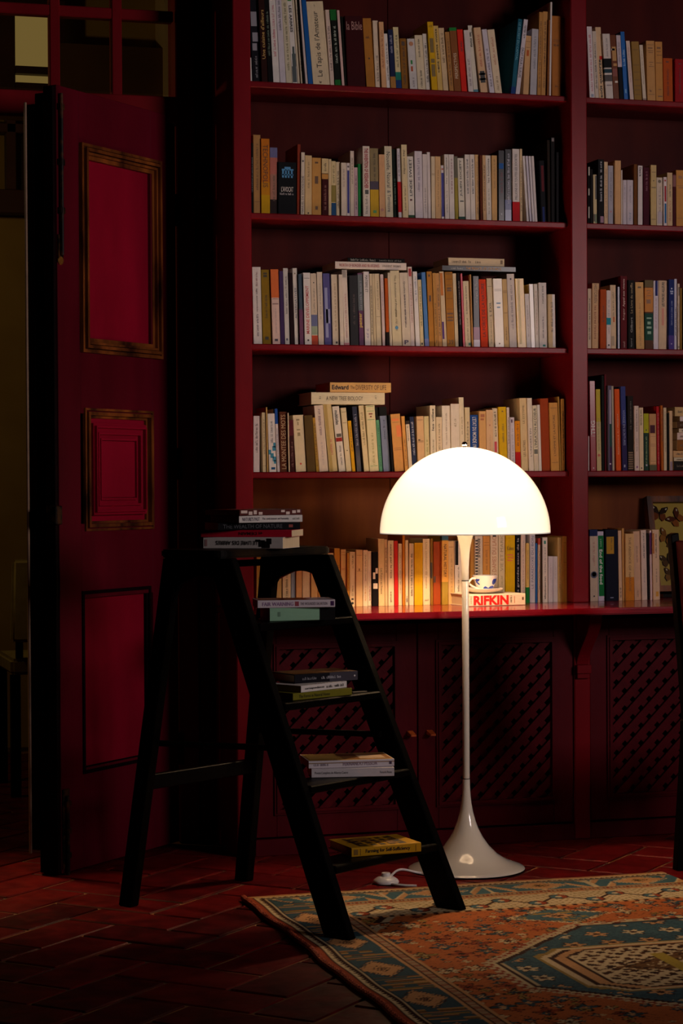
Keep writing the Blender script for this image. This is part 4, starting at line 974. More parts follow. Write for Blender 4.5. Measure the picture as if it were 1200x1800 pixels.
# ---- right bay
QB = 'divider, right bay'
q1 = [((1010, 0, 6.316), (1083, 1118), [
    (165, 222, 295, -34, 'e0d4d4', [m_(.1, .9, 'c06474', .4), ('P', [(.3, .8, .02, .06)], '8a94a8')]),
    (225, 268, 345, -52, 'd4c4b4', [m_()]),
    (271, 333, 302, -54, 'dcb890', [('T', 'août quatorze', 'u', .02, .55, .62, '14100e', .02), ('L', .55, .6, .45, 1.0, 'c02c20')]),
    (345, 428, 375, -55, 'd8ccc4', [('B', .48, .62, '121418'), ('B', .40, .46, '28404c'), ('B', .27, .37, '5a5454'), m_(.65, .95, '8a8080', .25), ('P', [(.2, .9, .2, .22)], '8a7c80')]),
    (431, 494, 390, -42, '6a3418', [('P', [(.2, .9, .6, .82), (.3, .9, .52, .56)], 'b08040'), ('P', [(.1, .7, .76, .79), (.4, .9, .26, .29)], 'd8c8b8'), ('P', [(.1, .9, .36, .48)], '7a3020')], {'d': 'with brown figures', 'gloss': True}),
    (498, 543, 378, -40, '14161e', [('B', .5, .98, 'c8b8c0'), m_(.55, .9, '7a7480')]),
    (547, 592, 352, -54, '1c62b0', [m_(.5, .75, '9ac0e0', .5), ('P', [(.3, .7, .1, .16)], '5a98cc')], {'gloss': True}),
    (613, 656, 455, -46, 'dcc4b8', [m_(.3, .9, 'b08080', .3)]),
    (662, 746, 462, -36, '98743c', [('R', (.86, .6, .48, .35, .25, .18, .1), '5a4018')]),
    (756, 795, 500, -40, 'dccab4', [m_(.3, .9, 'a09080', .3), ('B', 0, .05, '9a8478')]),
    (806, 898, 453, -16, 'c8945c', [('R', (.93, .11), '6a4420'), ('P', [(.2, .75, .87, .89), (.15, .85, .83, .84), (.25, .8, .8, .81), (.3, .8, .64, .65), (.45, .6, .6, .61), (.25, .85, .57, .58)], '7a5028'), m_(.15, .2, '7a5028', .4, 'h')]),
    (901, 981, 462, -12, 'c88c4c', [('P', [(.25, .75, .88, .91), (.2, .8, .83, .84), (.2, .9, .77, .78), (.1, .9, .64, .65), (.4, .8, .2, .21), (.3, .9, .08, .1)], '7a4c20')]),
    (986, 1090, 645, -8, 'b8501c', [('P', [(.3, .6, .9, .93)], '5a1c08'), ('T', 'romans et contes', 'd', .15, .75, .2, '5a1c08')]),
    (1112, 1215, 655, 0, '98121c', [('P', [(.35, .65, .88, .9)], '5a080c'), m_(.2, .8, '5a080c', .2)]),
])]
row(SHELF_Z[0], .044, QB + ' top shelf', 'books on the top shelf of the right bay', q1, *RIGHTX, .36)
q2 = [((1010, 250, 6.316), (905, 945), [
    (146, 166, 275, 0, '14100e', [('P', [(.2, .8, .1, .3), (.2, .8, .5, .62), (.2, .9, .85, 1.0)], 'b8b0a0')]),
    (170, 200, 300, 0, '0e0a0a'),
    (206, 246, 360, -4, 'd0bc90', [('P', [(.6, 1, .5, .98), (.1, .4, .05, .2)], '14100c'), ('P', [(.5, .9, .02, .2)], '3c5c3c')]),
    (256, 322, 190, 0, '0d0c0f', [m_(.35, .78, 'a8a8b0', .35), m_(.8, .98, 'a8a8b0', .3), ('P', [(.4, .95, .02, .12)], '8a5c74')]),
    (325, 366, 218, 0, 'd4b490', [m_(.1, .9, '9a7858', .4)]),
    (370, 431, 260, -2, 'a8a4b0', [m_(.4, .9, '6a6878', .3), ('E', .22, .15, 'b07078')]),
    (437, 511, 203, 0, 'd4a474'),
    (513, 529, 310, 0, 'dcccc0'), (531, 574, 420, 0, 'ccc0c8', [m_(.5, .9, '9a90a0', .3)]), (576, 646, 420, 0, 'c8bcc4', [m_(.5, .9, '9a90a0', .3), m_(.1, .3, '7a88a8', .3)]),
    (655, 693, 245, 0, '6a3c14'),
    (700, 752, 260, 0, 'dccfcc', [('T', 'Dans la', 'd', .82, .97, .4, '201c20', .02)]),
    (758, 830, 280, 0, '42081c', [m_(.6, .95, '7a3048', .3)], {'hard': True}),
    (833, 905, 253, -2, 'c8ac78', [('R', (.88, .63, .62, .1), '4a3c20'), ('E', .74, .1, '5a4820')]),
    (908, 975, 392, -2, 'd4c2b0', [('E', .92, .25, '5a4c38'), m_(.3, .85, '8c7c84', .4), ('P', [(.2, .9, .05, .3)], 'b0a0a8')]),
    (979, 1022, 388, -2, 'e0d0d0', [('L', .5, .82, .3, .8, 'a82c34'), ('L', .06, .46, .3, .8, '24649a'), ('E', .93, .28, 'b03830')]),
    (1026, 1085, 338, -2, 'd4b48c', [m_(.55, .8, '4a4430', .3), m_(.1, .5, 'b87454', .4)]),
    (1089, 1121, 355, 0, '4a101c', [('B', .76, .98, '8a5c5c')]),
    (1125, 1212, 310, -2, 'c88c48', [('R', (.72, .15), '8a5424'), ('P', [(.3, .8, .85, .9), (.3, .9, .68, .7)], '9a6430')]),
])]
row(SHELF_Z[1], .044, QB + ' second shelf', 'books on the second shelf of the right bay', q2, *RIGHTX, .36)
q3 = [((1010, 460, 6.316), (958, 958), [
    (142, 182, 300, 0, 'dcc0a4', [m_()]),
    (190, 267, 240, 2, 'd8ac80', [('T', 'HISTORIEN', 'd', .7, .98, .44, '7a5c3c'), ('T', 'les autres raisons', 'd', .15, .66, .34, 'a05028')]),
    (279, 346, 308, -2, 'a84414', [('T', 'le droit civil', 'u', .45, .72, .3, '3c1408')]),
    (352, 400, 320, -2, 'dccac4', [('L', .41, .53, 0, 1, '1c8498'), m_(.55, .85, '7a8898', .3), ('E', .06, .2, '181418'), m_(.25, .38, '7a7078', .3)]),
    (402, 465, 260, -12, 'dcbc98', [m_(.5, .9, '8a7458', .3), ('L', .42, .5, .45, .7, 'c8603c'), ('L', .05, .2, .1, .6, 'b8a088')]),
    (468, 500, 280, -2, '202448', [('P', [(0, .3, .0, 1)], 'b0a8c0')], {'gloss': True}),
    (508, 582, 160, -2, '581018', [('T', 'Appel aux vivants', 'u', .58, .96, .36, 'd0a8a0', .01), ('T', 'Roger', 'u', .40, .56, .32, 'c8a098'), ('T', 'seuil', 'u', .02, .1, .3, 'b08880')], {'d': 'with cream lettering'}),
    (586, 665, 205, -2, '14100f', [('T', 'Le Livre du souffle', 'u', .52, .96, .34, '9a845c'), ('T', 'Gilbert', 'u', .24, .46, .3, 'a09c98'), ('T', 'fayard', 'u', .03, .15, .28, '8a8888')], {'d': 'with gold lettering'}),
    (681, 772, 228, -12, 'd4a468', [('P', [(.3, .7, .91, .935)], '5a4014'), m_(.05, .7, 'a87c4c', .22)]),
    (779, 868, 205, -2, '5a3828', [('B', .9, 1, '6a5c40'), ('B', .54, .89, 'c88444'), ('B', .13, .52, '1c4438'), ('P', [(.2, .75, .84, .85), (.35, .6, .81, .82), (.2, .75, .77, .78), (.2, .7, .66, .72)], '7a4c20'), ('P', [(.2, .8, .44, .46), (.3, .7, .36, .4), (.2, .8, .3, .33), (.3, .75, .22, .26)], '7ca088')]),
    (873, 926, 212, 0, 'd8ccd4', [('L', .78, 1.0, .35, .85, '242c6a'), m_(.3, .75, 'b08894', .25)]),
    (929, 1025, 210, 2, 'd8b898', [('T', 'LES FORCES AILLEURS', 'u', .62, .98, .3, '28201c', .02), ('P', [(.35, .6, .35, .6)], 'c87c64')]),
    (1031, 1100, 198, -2, '1c2a68', [('E', .87, .14, 'c8ccdc'), ('P', [(.2, .8, .82, .84), (.3, .75, .79, .81)], 'a0a8c8'), m_(.35, .7, '8a94c0', .3), ('E', .08, .1, 'c8c0d8'), ('B', 0, .2, '4c3c84')]),
    (1103, 1132, 192, 0, 'd4ccd8', [m_(.2, .6)]),
    (1134, 1162, 245, 0, 'dcc4ac', [('P', [(.4, .8, .82, .95)], '302c34'), ('E', .04, .3, '20202c'), m_(.2, .7, '5c6478', .3)]),
    (1166, 1192, 295, 0, '8a6424'), (1194, 1214, 300, 0, '1c100c'),
])]
row(SHELF_Z[2], .044, QB + ' third shelf', 'books on the third shelf of the right bay', q3, *RIGHTX, .36)
q4 = [((1010, 640, 6.316), (1178, 1180), [
    (148, 160, 800, 0, 'd8c8c4'),
    (178, 238, 190, -16, '94081c', [('T', 'THG', 'u', .40, .56, .78, 'dcc8c0', .03), ('R', (.385, .95), 'c8a8a4'), ('E', .03, .12, 'c8a8a4')], {'gloss': True}),
    (246, 294, 280, -14, 'c8b040', [('B', 0, .6, 'd0b884'), ('E', .19, .3, 'b85434'), m_(.25, .65, '9a8c4c', .4)]),
    (297, 330, 130, -4, '10120c', [], {'hard': True}),
    (334, 356, 115, -16, '5c101c'),
    (372, 414, 240, -14, '5c5468', [('L', .55, .95, .4, .8, 'a89cac'), ('L', .28, .55, .4, .9, '1c4440'), ('L', 0, .28, .4, .9, '3c1c40'), ('E', .08, .2, 'c8b8c8')]),
    (417, 441, 245, -16, 'b0a08c'),
    (459, 519, 278, -22, 'd8541c', [('T', 'RESISTANCE AU PRESENT', 'u', .2, .7, .24, 'e0a074')]),
    (528, 583, 250, -22, '343c78', [('B', 0, .55, '2c2450'), ('T', 'VOYAGE EN ECRITURES', 'd', .3, .72, .44, '8a90b8'), ('L', .04, .07, .3, .6, '9a98b0')]),
    (589, 655, 355, -8, '1c1410', [('P', [(.1 + .13 * (i % 6), .2 + .13 * (i % 6), .02 + .03 * (i // 6), .04 + .03 * (i // 6)) for i in range(48)], '7a5830'), m_(.55, .95, '4a3c2c', .3)]),
    (662, 715, 465, -12, 'd4bcb0', [m_(.6, .95, '5a4c48', .3), m_(.3, .5, '8a7878', .25), ('L', .04, .07, .35, .7, '8c5c84')]),
    (717, 765, 485, -6, 'dcc09c', [('T', 'voir le monde', 'd', .72, .97, .4, '282018', .01), ('E', .04, .16, '3a2c24')]),
    (767, 821, 550, -4, '243c30', [('B', .66, 1, 'a8a41c'), ('E', .71, .14, '1c2c1c'), m_(.1, .6, '8a9c5c', .3), ('P', [(.4, .7, .08, .11)], 'b0a8b8')]),
    (831, 908, 553, -6, 'b8885c', [('L', .12, .64, .15, .9, 'd4a474'), ('L', .66, .8, .1, .8, '4a2430'), ('B', 0, .1, '5a5840'), ('R', (.6, .46, .43, .16), '8a5c34')]),
    (913, 948, 470, -10, 'a8141c', [m_(.1, .9, 'c86c64', .35)]),
    (951, 985, 460, -10, 'b05a1c', [m_(.45, .95, '6a2c0c', .5)]),
    (988, 1022, 485, -6, 'd4bc98', [m_(.3, .95, '8a8474', .35)]),
    (1025, 1047, 545, 0, '100e0c'), (1050, 1086, 520, -6, 'd0ac84', [('L', 0, .15, .2, .9, '9a8490')]),
])]
row(SHELF_Z[3], .044, QB + ' fourth shelf', 'books on the fourth shelf of the right bay', q4, *RIGHTX, .36)
q5 = [((1010, 830, 6.316), (1455, 1440), [
    (172, 258, 640, -8, 'd0b8a0', [('B', .91, 1, '1c2850'), ('E', .37, .42, '3c4058'), ('E', .375, .28, 'a89888'), m_(.5, .85, 'b88474', .3), ('E', .07, .1, '20140f')], {'d': 'with round blue emblem'}),
    (262, 332, 660, -14, 'c8bcd0', [('L', .07, .94, .1, .95, '147038'), ('T', 'End of the food', 'd', .24, .74, .48, 'dcdcd4', .02), m_(.78, .9, '8ac09c', .25)], {'d': 'with green spine panel'}),
    (336, 486, 640, -10, '0c0f22', [('L', .66, .90, .1, .68, 'b08428'), ('M', 'd', .68, .88, .12, '3c2c10'), ('P', [(.35, .6, .04, .05)], '8a90b0')], {'d': 'with yellow label', 'hard': True}),
    (489, 527, 650, -12, 'd8b090', [m_(.05, .2)]),
    (530, 553, 625, -8, 'd09858'),
    (557, 660, 685, -4, 'd8ac74', [('L', 0, .35, .02, .98, 'c87820'), ('T', 'THE ABSENCE OF', 'd', .45, .95, .26, '7a5838'), ('T', 'NARRATIVE', 'd', .14, .42, .24, '7a4818')]),
    (663, 736, 660, -18, 'd8ac8c', [m_(.55, .8, '8a6454', .2), m_(.05, .15, '8a6454', .2)]),
    (746, 805, 645, -16, 'dcc2b4', [m_(.6, .97, '4a3c44', .25), m_(.25, .45, '8a7480', .22)]),
    (808, 835, 680, -18, '100c10'),
    (838, 862, 650, -12, 'dcc0c0', [('L', .66, .97, .05, .95, '5a2c60')]),
    (865, 945, 640, -14, 'dcb898', [('L', .66, .95, 0, .25, 'b8703c'), m_(.6, .95, '4a3c40', .22), m_(.25, .45, '8a7468', .2), ('L', .05, .12, .4, .8, 'd89c44')]),
])]
row(Z_C, .046, QB + ' counter', 'books along the counter of the right bay', q5, *RIGHTX, .33, kdep=.118)

# ---- books lying flat: on top of the rows, on the counter and on the ladder
def flat(corner, ang, length, thick, dep, col, ops, label, group, hard=False, gloss=False, cover_ops=None):
    """corner: left end of the spine at its foot; ang: direction of the spine in the ground plane"""
    rnd = random.Random(int(abs(corner[0] * 1e4) + abs(corner[2] * 1e4)))
    r = add_book(-thick, thick, length, dep, hx6(col), ops, corner, (0, math.pi / 2, ang), label, group, rnd, hard=hard, gloss=gloss)
    if cover_ops:                       # printing on the upper board (local x = -thick faces up)
        for li, (rects, c) in enumerate(cover_ops):
            vs = []; fs = []
            for (a, b, c0, c1) in rects:      # a..b along the spine, c0..c1 from the spine to the fore edge
                n = len(vs); vs += [(-thick - .0003 - .0002 * li, dep * q, length * p) for p, q in ((a, c0), (b, c0), (b, c1), (a, c1))]; fs.append((n, n + 1, n + 2, n + 3))
            me = bpy.data.meshes.new('print'); me.from_pydata(vs, [], fs); me.update(); me.materials.append(M['gloss' if gloss else 'ink'])
            o = link('cover_print', me, None, r); o.color = HEX(hx6(c))
    return r

def flat_px(px0, px1, py, y, z, thick, dep, col, ops, label, group, ang=0.0, **kw):
    A = at_y(px0, py, y); B = at_y(px1, py, y)
    return flat((A.x, y, z), ang, (B.x - A.x) / max(math.cos(ang), .2), thick, dep, col, ops, label, group, **kw)

GT = 'books lying on top of the third shelf row'
zt = at_y(650, 474, .06).z
flat_px(589, 714, 474, .052, zt, .0225, .15, 'e4d2c4', [('T', 'NORTH OF BORDER AND BLUEGRASS', 'u', .06, .62, .42, 'b04a48'), ('T', 'STUDENT WORKS', 'u', .66, .92, .3, '6a5a50')], 'white book with red letters lying flat atop third shelf row, under a black one', GT, gloss=True)
flat_px(611, 711, 460, .060, zt + .0230, .013, .14, '14100f', [m_(.05, .5, 'b0a898', .5), m_(.55, .95, '8a8478', .4)], 'thin black book lying flat on the white one above third shelf row', GT)
flat_px(777, 906, 478, .050, at_y(840, 477, .05).z, .0170, .15, '0f0d10', [('T', 'THE PRIVATE LIFE OF PLANTS', 'u', .32, .80, .5, 'c88c34'), m_(.12, .30, 'a8a4a0', .4)], 'black book with orange lettering lying flat near the third shelf right end', GT, gloss=True)
flat_px(788, 886, 464, .056, at_y(840, 477, .05).z + .0175, .0245, .15, 'e2c8a4', [m_(.06, .42, '5a4838', .4), m_(.48, .58, '5a4838', .4), ('L', .93, .97, .2, .7, '8a7460')], 'cream book lying flat on a black book above third shelf', GT)
GF = 'books lying on top of the fourth shelf row'
z4 = at_y(600, 711, .055).z
flat_px(547, 676, 711, .050, z4, .0375, .16, 'e6d8b4', [('T', 'A NEW TREE BIOLOGY', 'u', .20, .70, .34, '5a4c38'), ('M', 'h', .08, .16, .3, '7a6c54'), ('M', 'h', .84, .92, .5, '9a8c70')], 'thick cream book on tree biology lying flat atop fourth shelf row', GF, hard=True)
flat_px(580, 687, 690, .046, z4 + .0380, .0300, .17, 'dfae6c', [('T', 'DIVERSITY OF LIFE', 'u', .42, .92, .50, '60401c'), ('T', 'The', 'u', .33, .40, .34, '60401c'), ('T', 'Edward', 'u', .03, .30, .48, '2a1c10', .03)], 'orange tan book on diversity lying flat on the thick cream one', GF)
# thick white book lying on the counter under the cup
RIF = flat_px(824, 927, 1072, -0.085, Z_C + .0003, .0365, .150, 'e8d6bc', [('T', 'RIFKIN', 'u', .08, .70, .80, 'd01c14', .045), ('M', 'h', .03, .05, .7, '7a6c58'), ('M', 'h', .73, .77, .7, '7a6c58'), ('P', [(.2, .8, .80, .81)], 'c8502c'), ('P', [(.3, .55, .94, .97)], '6a4c34')], 'thick cream book with huge red capitals lying on counter beneath the teacup', 'books lying flat on the counter', ang=0.10, hard=True)
# pile at the far right of the fourth shelf, only its left end in the picture
GP = 'pile of flat books at the right edge of the fourth shelf'
zz_ = SHELF_Z[3] + .0003
pile = [(1184, .030, '1c1410', 'black', 5), (1184, .012, 'd0bc9c', 'cream', 0), (1183, .022, 'd0a06c', 'tan', 0), (1190, .034, '8a5420', 'brown', 0), (1190, .023, 'd4b8ac', 'white', 0), (1193, .014, 'dcc4a8', 'thin cream', 0), (1190, .022, '4a2c14', 'dark brown', 0), (1195, .016, 'd8c4c0', 'pale pink', 0), (1186, .030, 'c8a470', 'gold tan', 0)]
pos = ['lowest', 'second from bottom', 'third from bottom', 'fourth from bottom', 'fifth from bottom', 'fourth from top', 'third from top', 'second from top', 'topmost']
for k, (px, th, c, nm, _) in enumerate(pile):
    A = at_y(px, 800, .05 + .004 * (k % 3))
    flat((A.x, .05 + .004 * (k % 3), zz_), 0, .21, th, .15, c, [m_(.05, .6, '6a5038', .4)], f'{nm} book lying flat, {pos[k]} of the pile on the fourth shelf', GP)
    zz_ += th + .0004

# ------------------------------------------------------------------ cup and saucer
zc = Z_C + .0003 + .0365 + .0004
cp = at_y(858, 1045, -0.03); 
sx, sy = at_y(846, 1055, -0.01).x, -0.010
sau = MB().lathe([(0.0001, 0.002), (0.028, 0.002), (0.034, 0.004), (0.058, 0.013), (0.062, 0.0165), (0.063, 0.0155), (0.060, 0.011), (0.036, 0.0005), (0.028, 0.0), (0.0001, 0.0)], 40).obj('saucer', M['china_plain'], None, (sx + .006, sy, zc), smooth=True)
tag(sau, 'pale china saucer under the teacup on the lying cream book', 'saucer')
cup = empty('teacup', (sx + .012, sy, zc + .0026), (0, 0, 0.25), 'blue flowered white china teacup on its saucer beside the lamp pole', 'cup')
MB().lathe([(0.0001, 0.003), (0.017, 0.003), (0.019, 0.006), (0.026, 0.018), (0.033, 0.034), (0.0375, 0.0495), (0.039, 0.0535), (0.040, 0.0535), (0.0385, 0.048), (0.034, 0.033), (0.027, 0.015), (0.0205, 0.004), (0.0195, 0.0), (0.0001, 0.0)], 40).obj('bowl', M['china'], cup, smooth=True)
hp = [(-0.036, 0, 0.043)] + [(-0.048 - 0.017 * math.sin(math.pi * t / 8) * 1.0 + 0.024 * (t / 8) ** 2, 0, 0.045 - 0.034 * t / 8) for t in range(9)] + [(-0.024, 0, 0.010)]
MB().tube(hp, 0.0034, 8).obj('handle', M['china_plain'], cup, smooth=True)

# ------------------------------------------------------------------ floor lamp
lp = empty('floor_lamp', (LAMP_XY[0], LAMP_XY[1], 0.0), label='white trumpet based floor lamp with lit dome shade before the bookcase', cat='lamp')
bp = [(0.0001, 0.0015), (0.168, 0.0015), (0.1712, 0.004), (0.168, 0.0075), (0.158, 0.0115), (0.141, 0.0175), (0.1160, 0.0280), (0.0900, 0.0450), (0.0660, 0.0690), (0.0480, 0.0950), (0.0360, 0.118), (0.0270, 0.142), (0.0200, 0.168), (0.0155, 0.192), (0.0128, 0.216), (0.0113, 0.240), (0.0106, 0.266)]
MB().lathe(bp, 72).obj('base', M['enamel'], lp, smooth=True)
MB().lathe([(0.172, 0.0), (0.172, 0.003), (0.160, 0.003), (0.160, 0.0)], 64, close=True).obj('base_gasket', M['black_wood'], lp)
MB().lathe([(0.0096, 0.2655), (0.0104, 0.2675), (0.0104, 0.846), (0.0096, 0.848)], 32).obj('pole', M['enamel'], lp, smooth=True)
MB().lathe([(0.0098, 0.8475), (0.0106, 0.850), (0.0108, 0.88), (0.0118, 0.905), (0.0135, 0.930), (0.0165, 0.951), (0.0210, 0.970), (0.0265, 0.988), (0.034, 1.004), (0.046, 1.022), (0.062, 1.038), (0.060, 1.040), (0.040, 1.022), (0.02, 0.995)], 48).obj('trumpet_reflector', M['enamel'], lp, smooth=True)
R, ZR = 0.2500, 0.987
pr = []
n = 40
for i in range(n + 1):
    a = math.pi / 2 * i / n; pr.append((max(R * math.cos(a), 0.0001), ZR + 0.252 * math.sin(a)))
MB().lathe(pr, 96).obj('shade', M['shade'], lp, smooth=True, weld=True)
MB().lathe([(R, ZR), (R + .0004, ZR - .0010), (R - .0030, ZR - .0012), (R - .0034, ZR + .003), (R - .0006, ZR + .003)], 96, close=True).obj('shade_rim', M['enamel'], lp, smooth=True)
MB().lathe([(0.0001, 1.2555), (0.0045, 1.255), (0.0078, 1.2515), (0.0088, 1.248), (0.0078, 1.2445), (0.0055, 1.2425), (0.0055, 1.2380), (0.0001, 1.2380)], 24).obj('finial', M['chrome'], lp, smooth=True)
bulb = lamp('lamp_bulb', 'POINT', (0, 0, 1.188), BULB_POWER, WARM, 0.030); bulb.parent = lp
for z in (.2650, .8468): MB().lathe([(.0104, z), (.0110, z), (.0110, z + .0018), (.0104, z + .0018)], 32, close=True).obj('joint_ring', M['black_wood'], lp)
# cord and foot switch
sw0 = at_z(678, 1553, 0.0)
sw = empty('foot_switch', (sw0.x, sw0.y, 0), label='round white plastic foot switch on the tiles beside the lamp base', cat='switch')
MB().lathe([(0.0001, 0.0), (0.033, 0.0), (0.037, 0.003), (0.0375, 0.006), (0.034, 0.012), (0.024, 0.0185), (0.014, 0.0215), (0.0001, 0.022)], 40).obj('housing', M['plastic'], sw, smooth=True)
MB().lathe([(0.0001, 0.031), (0.0115, 0.031), (0.013, 0.029), (0.013, 0.021), (0.0001, 0.021)], 24).obj('button', M['plastic'], sw, smooth=True)
a = Vector((LAMP_XY[0] - .150, LAMP_XY[1] - .055, 0.006)); b = Vector((sw0.x + .020, sw0.y + .018, .016)); pts = []
for i in range(15):
    t = i / 14; p = a.lerp(b, t); p.z = 0.005 + 0.011 * t + 0.020 * math.sin(math.pi * t) * t; p.y += 0.03 * math.sin(math.pi * t); pts.append(p)
c1 = MB().tube(pts, 0.0034, 8)
e0 = Vector((sw0.x + .006, sw0.y - .036, .005)); c1.tube([e0, e0 + Vector((.012, -.014, -.0006)), e0 + Vector((.032, -.030, -.0012)), e0 + Vector((.06, -.042, -.0012))], 0.0034, 8)
tag(c1.obj('lamp_cord', M['plastic'], smooth=True), 'short white cord between the lamp base and foot switch', 'cord')

# ------------------------------------------------------------------ step ladder
LU = Vector((.824, .566, 0)).normalized(); LV = Vector((.567, -.823, 0)).normalized(); LC = Vector((-.107, -.806, 0))
lad = empty('step_ladder', LC, label='black wooden step ladder with books stacked on its treads', cat='ladder')
def lad_pt(u, v, z): return LU * u + LV * v + Vector((0, 0, z))
Z0, ZT, ZP = 0.0098, 0.940, 0.962
def half(z): return .232 - .036 * z / .94
def stile_v(z): return .37 - .45 * z
def rear_v(z): return -.37 + .15 * z
def board(name, sgn, vf, z0, z1, hv, hu, mat, n=4):
    m = MB()
    A = []; B = []
    for z, out in ((z0, A), (z1, B)):
        for du, dv in ((-hu, -hv), (hu, -hv), (hu, hv), (-hu, hv)): out.append(lad_pt(sgn * half(z) + du, vf(z) + dv, z))
    m.prism(A, B); return m.obj(name, mat, lad, bevel=.003)
for s in (-1, 1):
    board('front_stile', s, stile_v, Z0, ZT, .043, .013, M['black_wood'])
    board('rear_leg', s, rear_v, .0005, ZT, .024, .016, M['black_wood'])
for z in (.1805, .3725, .575, .774):
    hw = half(z) - .013; m = MB(); v0 = stile_v(z)
    q = [(-hw, v0 - .06), (hw, v0 - .06), (hw, v0 + .050), (-hw, v0 + .050)]
    m.prism([lad_pt(u, v, z - .020) for u, v in q], [lad_pt(u, v, z) for u, v in q]); m.obj('tread', M['black_wood'], lad, bevel=.003)
# platform with rounded corners, apron with an arch, rear cross bars, side stays
def rrect(hu, v0, v1, r, k=5):
    out = []
    for cu, cv, a0 in ((hu - r, v1 - r, 0), (-hu + r, v1 - r, 90), (-hu + r, v0 + r, 180), (hu - r, v0 + r, 270)):
        for i in range(k + 1):
            a = math.radians(a0 + 90 * i / k); out.append((cu + r * math.cos(a), cv + r * math.sin(a)))
    return out
pl = rrect(.232, -.255, -.030, .03); m = MB(); m.prism([lad_pt(u, v, ZP - .021) for u, v in pl], [lad_pt(u, v, ZP) for u, v in pl]); m.obj('platform', M['worn_wood'], lad, bevel=.004, segs=2)
for sg in (-1, 1):                       # arched gussets between the rear legs and the front stiles
    v0, v1 = rear_v(.91) + .020, stile_v(.91) + .02
    ap = [(v0, ZP - .022), (v0 - .006, .845)] + [(v0 + .012 + (v1 - v0 - .016) * i / 10, .868 + .026 * math.sin(math.pi * i / 10)) for i in range(11)] + [(v1 + .020, .855), (v1, ZP - .022)]
    uu = sg * (half(.91) - .002); m = MB(); m.prism([lad_pt(uu - .007, v, z) for v, z in ap], [lad_pt(uu + .007, v, z) for v, z in ap]); m.obj('gusset', M['black_wood'], lad)
for z0, z1 in ((.315, .355), (.907, .925)):
    z = (z0 + z1) / 2; hw = half(z) - .016; v = rear_v(z); q = [(-hw, v - .011), (hw, v - .011), (hw, v + .011), (-hw, v + .011)]
    MB().prism([lad_pt(u, w, z0) for u, w in q], [lad_pt(u, w, z1) for u, w in q]).obj('cross_bar', M['black_wood'], lad, bevel=.002)
for s in (-1, 1):
    z = .46; A = lad_pt(s * (half(z) - .022), rear_v(z), z - .02); B = lad_pt(s * (half(z) - .022), stile_v(z), z + .0)
    MB().tube([A, B], .009, 6).obj('side_stay', M['black_wood'], lad)

# ---- books on the ladder
GL = 'books stacked on the ladder'
def on_tread(pxl, pxr, pyl, pyr, z, thick, dep, *a, **kw):
    fwd = kw.pop('fwd', 0.0); A = at_z(pxl, pyl, z); B = at_z(pxr, pyr, z); d = B - A; A = A - Vector((FW.x, FW.y, 0)) * fwd
    return flat((A.x, A.y, z), math.atan2(d.y, d.x), d.length, thick, dep, *a, GL, **kw)
zt = .5754
on_tread(548, 692, 1363, 1360, .3728, .0225, .135, 'dcd4d8', [('T', 'Poesia Completa de Alberto Caeiro', 'u', .04, .44, .34, '3a3440'), ('T', 'Fernando Pessoa', 'u', .83, .97, .26, '3a3440')], 'white paperback with small grey print, lower of two on the third tread down', fwd=.045)
on_tread(543, 692, 1347, 1342.5, .3728 + .0228, .0190, .140, 'dcd2d8', [('T', 'FERNANDO PESSOA', 'u', .40, .80, .48, '8a6c80'), ('L', 0, 1, .28, .38, '8a6430'), m_(.06, .25, '9a8c98', .4), ('P', [(.3, .7, .94, .97)], '4a3a54')], 'white paperback with tan portrait cover, upper of two on third tread down', fwd=.045,
         cover_ops=[([(.01, .99, .02, .98)], 'c89c50'), ([(.42, .97, .1, .9)], '9c6c40'), ([(.62, .92, .15, .62)], 'e0c09c'), ([(.40, .62, .55, .92)], '5a3418'), ([(.03, .36, .2, .7)], 'd4ac5c')], gloss=True)
on_tread(516, 618, 1226, 1216, zt, .0180, .105, '7a7422', [('T', 'The Forest in Natural House', 'u', .10, .62, .45, '2a2808')], 'olive paperback at the bottom of the pile on the second tread', fwd=.08)
on_tread(530, 609, 1212.5, 1203.5, zt + .0183, .0175, .115, 'e2dad4', [('T', 'correspondances', 'u', .08, .5, .4, '201c20', .02), m_(.55, .95, '3a343a', .4)], 'white paperback in the middle of the pile on the second tread', fwd=.08)
on_tread(519, 628, 1197, 1190, zt + .0361, .0235, .12, '14121a', [('B', .55, 1, '46424c'), m_(.12, .35, '8a8890', .3), m_(.42, .75, 'b0acb4', .3), ('E', .95, .1, 'dcdcdc')], 'black and grey hardback with brown cover topping the second tread pile', fwd=.08, hard=True, cover_ops=[([(.0, 1, .02, .98)], '5a3a1c'), ([(.05, .5, .1, .8)], '7a5228'), ([(.5, .62, .05, .4)], 'a07c4c')])
A = at_z(618, 1213, zt) - Vector((FW.x, FW.y, 0)) * .07
bmk = MB().box(-.0, .045, -.006, .006, 0, .001).obj('bookmark', M['pages'], None, (A.x, A.y, zt + .001), (0, 0, .3)); tag(bmk, 'cream paper slip sticking out of the olive paperback', 'bookmark')
z1 = .7744
on_tread(476, 589, 1089, 1086, z1, .0345, .105, '8cb89a', [('B', .76, 1, '0c0a0c'), ('P', [(.3, .65, .12, .16)], '5c8068')], 'mint green and black hardback under another book on the top tread', fwd=.08, hard=True, gloss=True)
